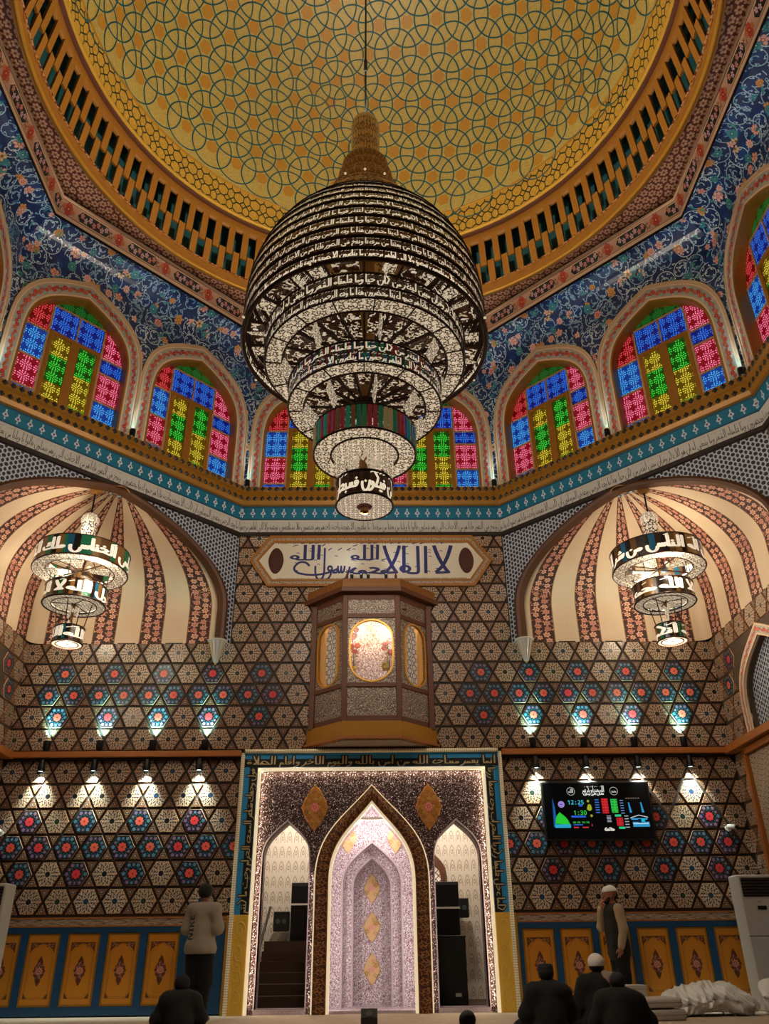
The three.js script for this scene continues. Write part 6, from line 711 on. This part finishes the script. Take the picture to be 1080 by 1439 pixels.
// standing man in a loose pale shirt, back turned, hands joined in front of him
{
  const arms = (s) => [[[s * 0.185, 1.4, 0.0, 0.062], [s * 0.255, 1.14, 0.0, 0.05]], [[s * 0.255, 1.14, 0.0, 0.048], [s * 0.13, 1.13, 0.2, 0.036]]], legs = (s) => [[[s * 0.095, 0.92, 0, 0.1], [s * 0.105, 0.5, 0.02, 0.068]], [[s * 0.105, 0.5, 0.02, 0.066], [s * 0.11, 0.09, -0.02, 0.042]], [[s * 0.11, 0.05, -0.03, 0.042], [s * 0.125, 0.035, 0.13, 0.036]]];
  const torso = [[[0, 0.95, 0, 0.13], [0, 1.12, 0, 0.12]], [[0, 1.12, 0, 0.12], [0, 1.33, -0.01, 0.14]], [[-0.13, 1.38, -0.005, 0.075], [0.13, 1.38, -0.005, 0.075]], [[0, 1.38, 0, 0.08], [0, 1.48, 0.01, 0.058]]], bones = [...torso, ...arms(1), ...arms(-1), ...legs(1), ...legs(-1)], head = [0, 1.6, 0.02];
  const shirt = [[[-0.06, 0.88, 0, 0.148], [0.06, 0.88, 0, 0.148]], [[0, 0.9, 0, 0.17], [0, 1.12, 0, 0.15]], ...torso.slice(1, 3), ...arms(1), ...arms(-1)], trousers = [[[0, 0.95, 0, 0.13], [0, 0.9, 0, 0.14]], ...legs(1).slice(0, 2), ...legs(-1).slice(0, 2)];
  const t = person('person in a loose pale long-sleeved shirt standing with back turned beside the portal', [-2.45, 0, 1.33], Math.PI - 0.35, { bones, head, neck: [0, 1.45, 0.005], center: [0, 0.86, 0.03], half: 0.93, tones: { skin: '#7a5038' }, hands: [[[0.12, 1.13, 0.21], [-0.6, 0.1, 0.5], [-0.4, 0, -0.6], 0.5], [[-0.12, 1.13, 0.21], [0.6, 0.1, 0.5], [0.4, 0, -0.6], 0.5]], wear: [['shirt', shirt, CL.beige, 0.06, 0.026, (p) => Math.max(0.82 - p[1], p[1] - 1.485), 0.008, 'loose pale grey beige shirt'], ['trousers', trousers, CL.blackCloth, 0.06, 0.03, (p) => Math.max(0.06 - p[1], p[1] - 0.9), 0.008, 'wide black trousers'], ['hair', skull(head), CL.hair, 0.02, 0.014, (p) => Math.max((p[2] - head[2]) * 0.9 - (p[1] - head[1]) * 0.6 - 0.012, head[1] - 0.075 - p[1]), 0.003, 'short black hair', [0, 1.63, 0], 0.16]] });
  const letters = mat('#ffffff', 0.9, 0, { map: tex(canvas(64, 256, (g, w, h) => { g.fillStyle = '#8f8474'; g.fillRect(0, 0, w, h); g.save(); g.translate(w / 2, h / 2); g.rotate(-Math.PI / 2); g.fillStyle = '#1d1a18'; g.font = 'bold 62px sans-serif'; g.textAlign = 'center'; g.textBaseline = 'middle'; g.scale(1.25, 1); g.fillText('NIKE', 0, 2); g.restore(); })) });
  const bb = (x, y, z) => { let d = 9; for (const [a, b] of shirt) d = smin(d, cap([x, y, z], a, b), 0.06); return d - 0.026 + 0.008 * noise3(x * 9, y * 6, z * 9); };
  const onBack = (x, y) => { let z = -0.4; for (let i = 0; i < 60; i++) { const d = bb(x, y, z); if (d < 0.004) break; z += Math.max(0.002, d * 0.7); } return z - 0.003; };
  obj('back_print', grid(8, 20, (u, v) => { const x = 0.17 - u * 0.15, y = 0.92 + v * 0.46; return [x, y, onBack(x, y)]; }), letters, t, 'black letters running down the back of the shirt');
}
// standing man in profile, white cap, hand at his mouth
{
  const legs = (s) => [[[s * 0.09, 0.9, 0, 0.095], [s * 0.1, 0.48, 0.015, 0.065]], [[s * 0.1, 0.48, 0.015, 0.063], [s * 0.1, 0.08, -0.02, 0.04]], [[s * 0.1, 0.045, -0.03, 0.04], [s * 0.115, 0.035, 0.12, 0.034]]], torso = [[[0, 0.93, 0, 0.13], [0, 1.1, 0.01, 0.125]], [[0, 1.1, 0.01, 0.125], [0, 1.3, 0, 0.14]], [[-0.12, 1.35, 0, 0.07], [0.12, 1.35, 0, 0.07]], [[0, 1.36, 0, 0.075], [0, 1.45, 0.02, 0.055]]];
  const armL = [[[0.19, 1.36, 0, 0.06], [0.215, 1.1, -0.02, 0.048]], [[0.215, 1.1, -0.02, 0.046], [0.2, 0.86, 0.04, 0.034]]], armR = [[[-0.18, 1.36, 0.01, 0.06], [-0.17, 1.13, 0.17, 0.048]], [[-0.17, 1.13, 0.17, 0.046], [-0.04, 1.36, 0.2, 0.034]]], head = [0, 1.565, 0.04];
  const bones = [...torso, ...armL, ...armR, ...legs(1), ...legs(-1)];
  person('person in white cap and dark vest standing in profile, hand at the mouth', [3.74, 0, 0.62], -Math.PI / 2 + 0.12, { bones, head, neck: [0, 1.42, 0.015], center: [0, 0.85, 0.04], half: 0.92, tones: { skin: '#9a5f40' }, hands: [[[0.2, 0.85, 0.045], [0, -1, 0.15], [-1, 0, 0.1], 0.35], [[-0.035, 1.37, 0.2], [0.15, 0.9, -0.1], [0.1, 0, -1], 0.6]], wear: [['sleeves', [...armL, ...armR, [[-0.12, 1.36, 0, 0.06], [0.12, 1.36, 0, 0.06]]], CL.sleeve, 0.04, 0.018, null, 0.005, 'tan shirt sleeves'], ['vest', [[[0, 0.8, 0, 0.15], [0, 1.1, 0.005, 0.135]], ...torso.slice(1, 3)], CL.darkVest, 0.06, 0.028, (p) => Math.max(0.66 - p[1], p[1] - 1.45), 0.007, 'dark grey vest'], ['trousers', [[[0, 0.93, 0, 0.12], [0, 0.88, 0, 0.13]], ...legs(1).slice(0, 2), ...legs(-1).slice(0, 2)], CL.charcoal, 0.05, 0.03, (p) => 0.05 - p[1], 0.006, 'dark loose trousers'], ['cap', skull(head), CL.white, 0.02, 0.018, (p) => head[1] + 0.045 - p[1] - (p[2] - head[2]) * 0.08, 0, 'white skull cap', [0, 1.61, 0.03], 0.16], ['beard', [[[-0.05, head[1] - 0.05, head[2] + 0.04, 0.024], [0, head[1] - 0.1, head[2] + 0.06, 0.032]], [[0.05, head[1] - 0.05, head[2] + 0.04, 0.024], [0, head[1] - 0.1, head[2] + 0.06, 0.032]], [[0, head[1] - 0.02, head[2] - 0.1, 0.035], [0, head[1] + 0.03, head[2] - 0.085, 0.04]]], CL.hair, 0.02, 0, null, 0.002, 'dark hair and beard', [0, 1.52, 0.04], 0.17]] });
}
// seated people seen from behind, facing the niche
function seated(label, x, z, top, turn, wide, topMat, headWear, extra = [], tones = { skin: '#7a5038' }) {
  const k = top / 0.86, s = (v) => v.map((q) => q * k), head = [0, 0.735 * k, 0.04 * k], B = (l) => l.map(([a, b]) => [s(a), s(b)]);
  const torso = B([[[0, 0.13, -0.02, 0.15 * wide], [0, 0.32, -0.02, 0.135 * wide]], [[0, 0.32, -0.02, 0.135 * wide], [0, 0.5, 0, 0.14 * wide]], [[-0.13 * wide, 0.54, 0, 0.075], [0.13 * wide, 0.54, 0, 0.075]], [[0, 0.54, 0, 0.08], [0, 0.64, 0.02, 0.055]]]);
  const limbs = B([1, -1].flatMap((q) => [[[q * 0.19 * wide, 0.54, 0, 0.065], [q * 0.27 * wide, 0.3, 0.06, 0.055]], [[q * 0.27 * wide, 0.3, 0.06, 0.052], [q * 0.2, 0.17, 0.28, 0.038]]])), legs = B([1, -1].flatMap((q) => [[[q * 0.1, 0.13, 0.02, 0.11], [q * 0.33, 0.11, 0.27, 0.075]], [[q * 0.33, 0.1, 0.27, 0.07], [q * -0.02, 0.07, 0.36, 0.05]]]));
  const wear = [['coat', [...torso.slice(0, 3), ...limbs], topMat, 0.06, 0.028, (p) => p[1] - 0.7 * k, 0.007], ['trousers', [...legs, torso[0]], CL.blackCloth, 0.05, 0.03, (p) => Math.max(0.005 - p[1], p[1] - 0.3 * k), 0.006], ...headWear(head, k), ...extra.map((f) => f(torso, k))];
  return person(label, [x, 0.012, z], Math.PI + turn, { bones: [...torso, ...limbs, ...legs], head, hs: k, neck: [0, 0.61 * k, 0.015 * k], center: [0, 0.36 * k, 0.08 * k], half: 0.5 * k, res: 56, tones, hands: [[s([0.2, 0.17, 0.28]), [-0.4, -0.3, 1], [0, -1, 0], 0.4, k], [s([-0.2, 0.17, 0.28]), [0.4, -0.3, 1], [0, -1, 0], 0.4, k]], wear });
}
const hairCut = (h, k) => (p) => Math.max((p[2] - h[2]) * 0.9 - (p[1] - h[1]) * 0.6 - 0.015 * k, h[1] - 0.075 * k - p[1]);
const hair = (h, k) => ['hair', skull(h, k), CL.hair, 0.02, 0.013 * k, hairCut(h, k), 0.003, 'short black hair', [0, h[1] + 0.03, h[2] - 0.01], 0.17 * k];
seated('person seated in black with a flat-topped black cap, facing the wall', 1.79, 4.9, 0.665, 0.05, 1.12, CL.charcoal, (h, k) => [hair(h, k), ['cap', [[[0, h[1] + 0.055 * k, h[2] - 0.012 * k, 0.092 * k], [0, h[1] + 0.075 * k, h[2] - 0.012 * k, 0.094 * k]]], mat('#141012', 0.85), 0.02, 0.012 * k, (p) => Math.max(h[1] + 0.045 * k - p[1], p[1] - (h[1] + 0.135 * k)), 0, 'flat-topped black cap', [0, h[1] + 0.08 * k, h[2]], 0.17 * k]]);
seated('person seated in dark vest with white knitted cap and chequered shawl', 2.54, 4.0, 0.735, -0.1, 1.05, mat('#0c0908', 0.95), (h, k) => [hair(h, k), ['cap', skull(h, k, 0.05), CL.white, 0.02, 0.018 * k, (p) => h[1] + 0.005 * k - p[1], 0.002, 'white knitted cap', [0, h[1] + 0.05 * k, h[2]], 0.17 * k]], [(torso, k) => ['shawl', [[[-0.1 * k, 0.58 * k, -0.03 * k, 0.085 * k], [-0.19 * k, 0.56 * k, 0.0, 0.075 * k]], [[-0.19 * k, 0.56 * k, -0.02 * k, 0.075 * k], [-0.2 * k, 0.42 * k, -0.04 * k, 0.07 * k]]], CL.shawl, 0.04, 0.03 * k, null, 0.006, 'chequered brown and cream shawl over one shoulder']]);
seated('person seated low in black close beside the white knitted cap', 2.3, 5.7, 0.595, -0.3, 1.25, CL.blackCloth, (h, k) => [hair(h, k)]);
seated('person crouching in black behind the man in the pale shirt', -2.02, 4.5, 0.585, 0.25, 1.2, CL.blackCloth, (h, k) => [hair(h, k), ['hood', skull(h, k), CL.blackCloth, 0.02, 0.03 * k, (p) => Math.max((p[2] - h[2]) - 0.05 * k, h[1] - 0.1 * k - p[1]), 0.004, 'black hood', [0, h[1] + 0.02, h[2]], 0.19 * k]]);
seated('person seated low on the open floor, only dark hair showing', 0.6, 8.4, 0.445, 0.0, 1.0, CL.blackCloth, (h, k) => [hair(h, k)]);
scene.traverse((o) => { if (o.isMesh) { o.castShadow = true; o.receiveShadow = true; } });
renderer.render(scene, camera);
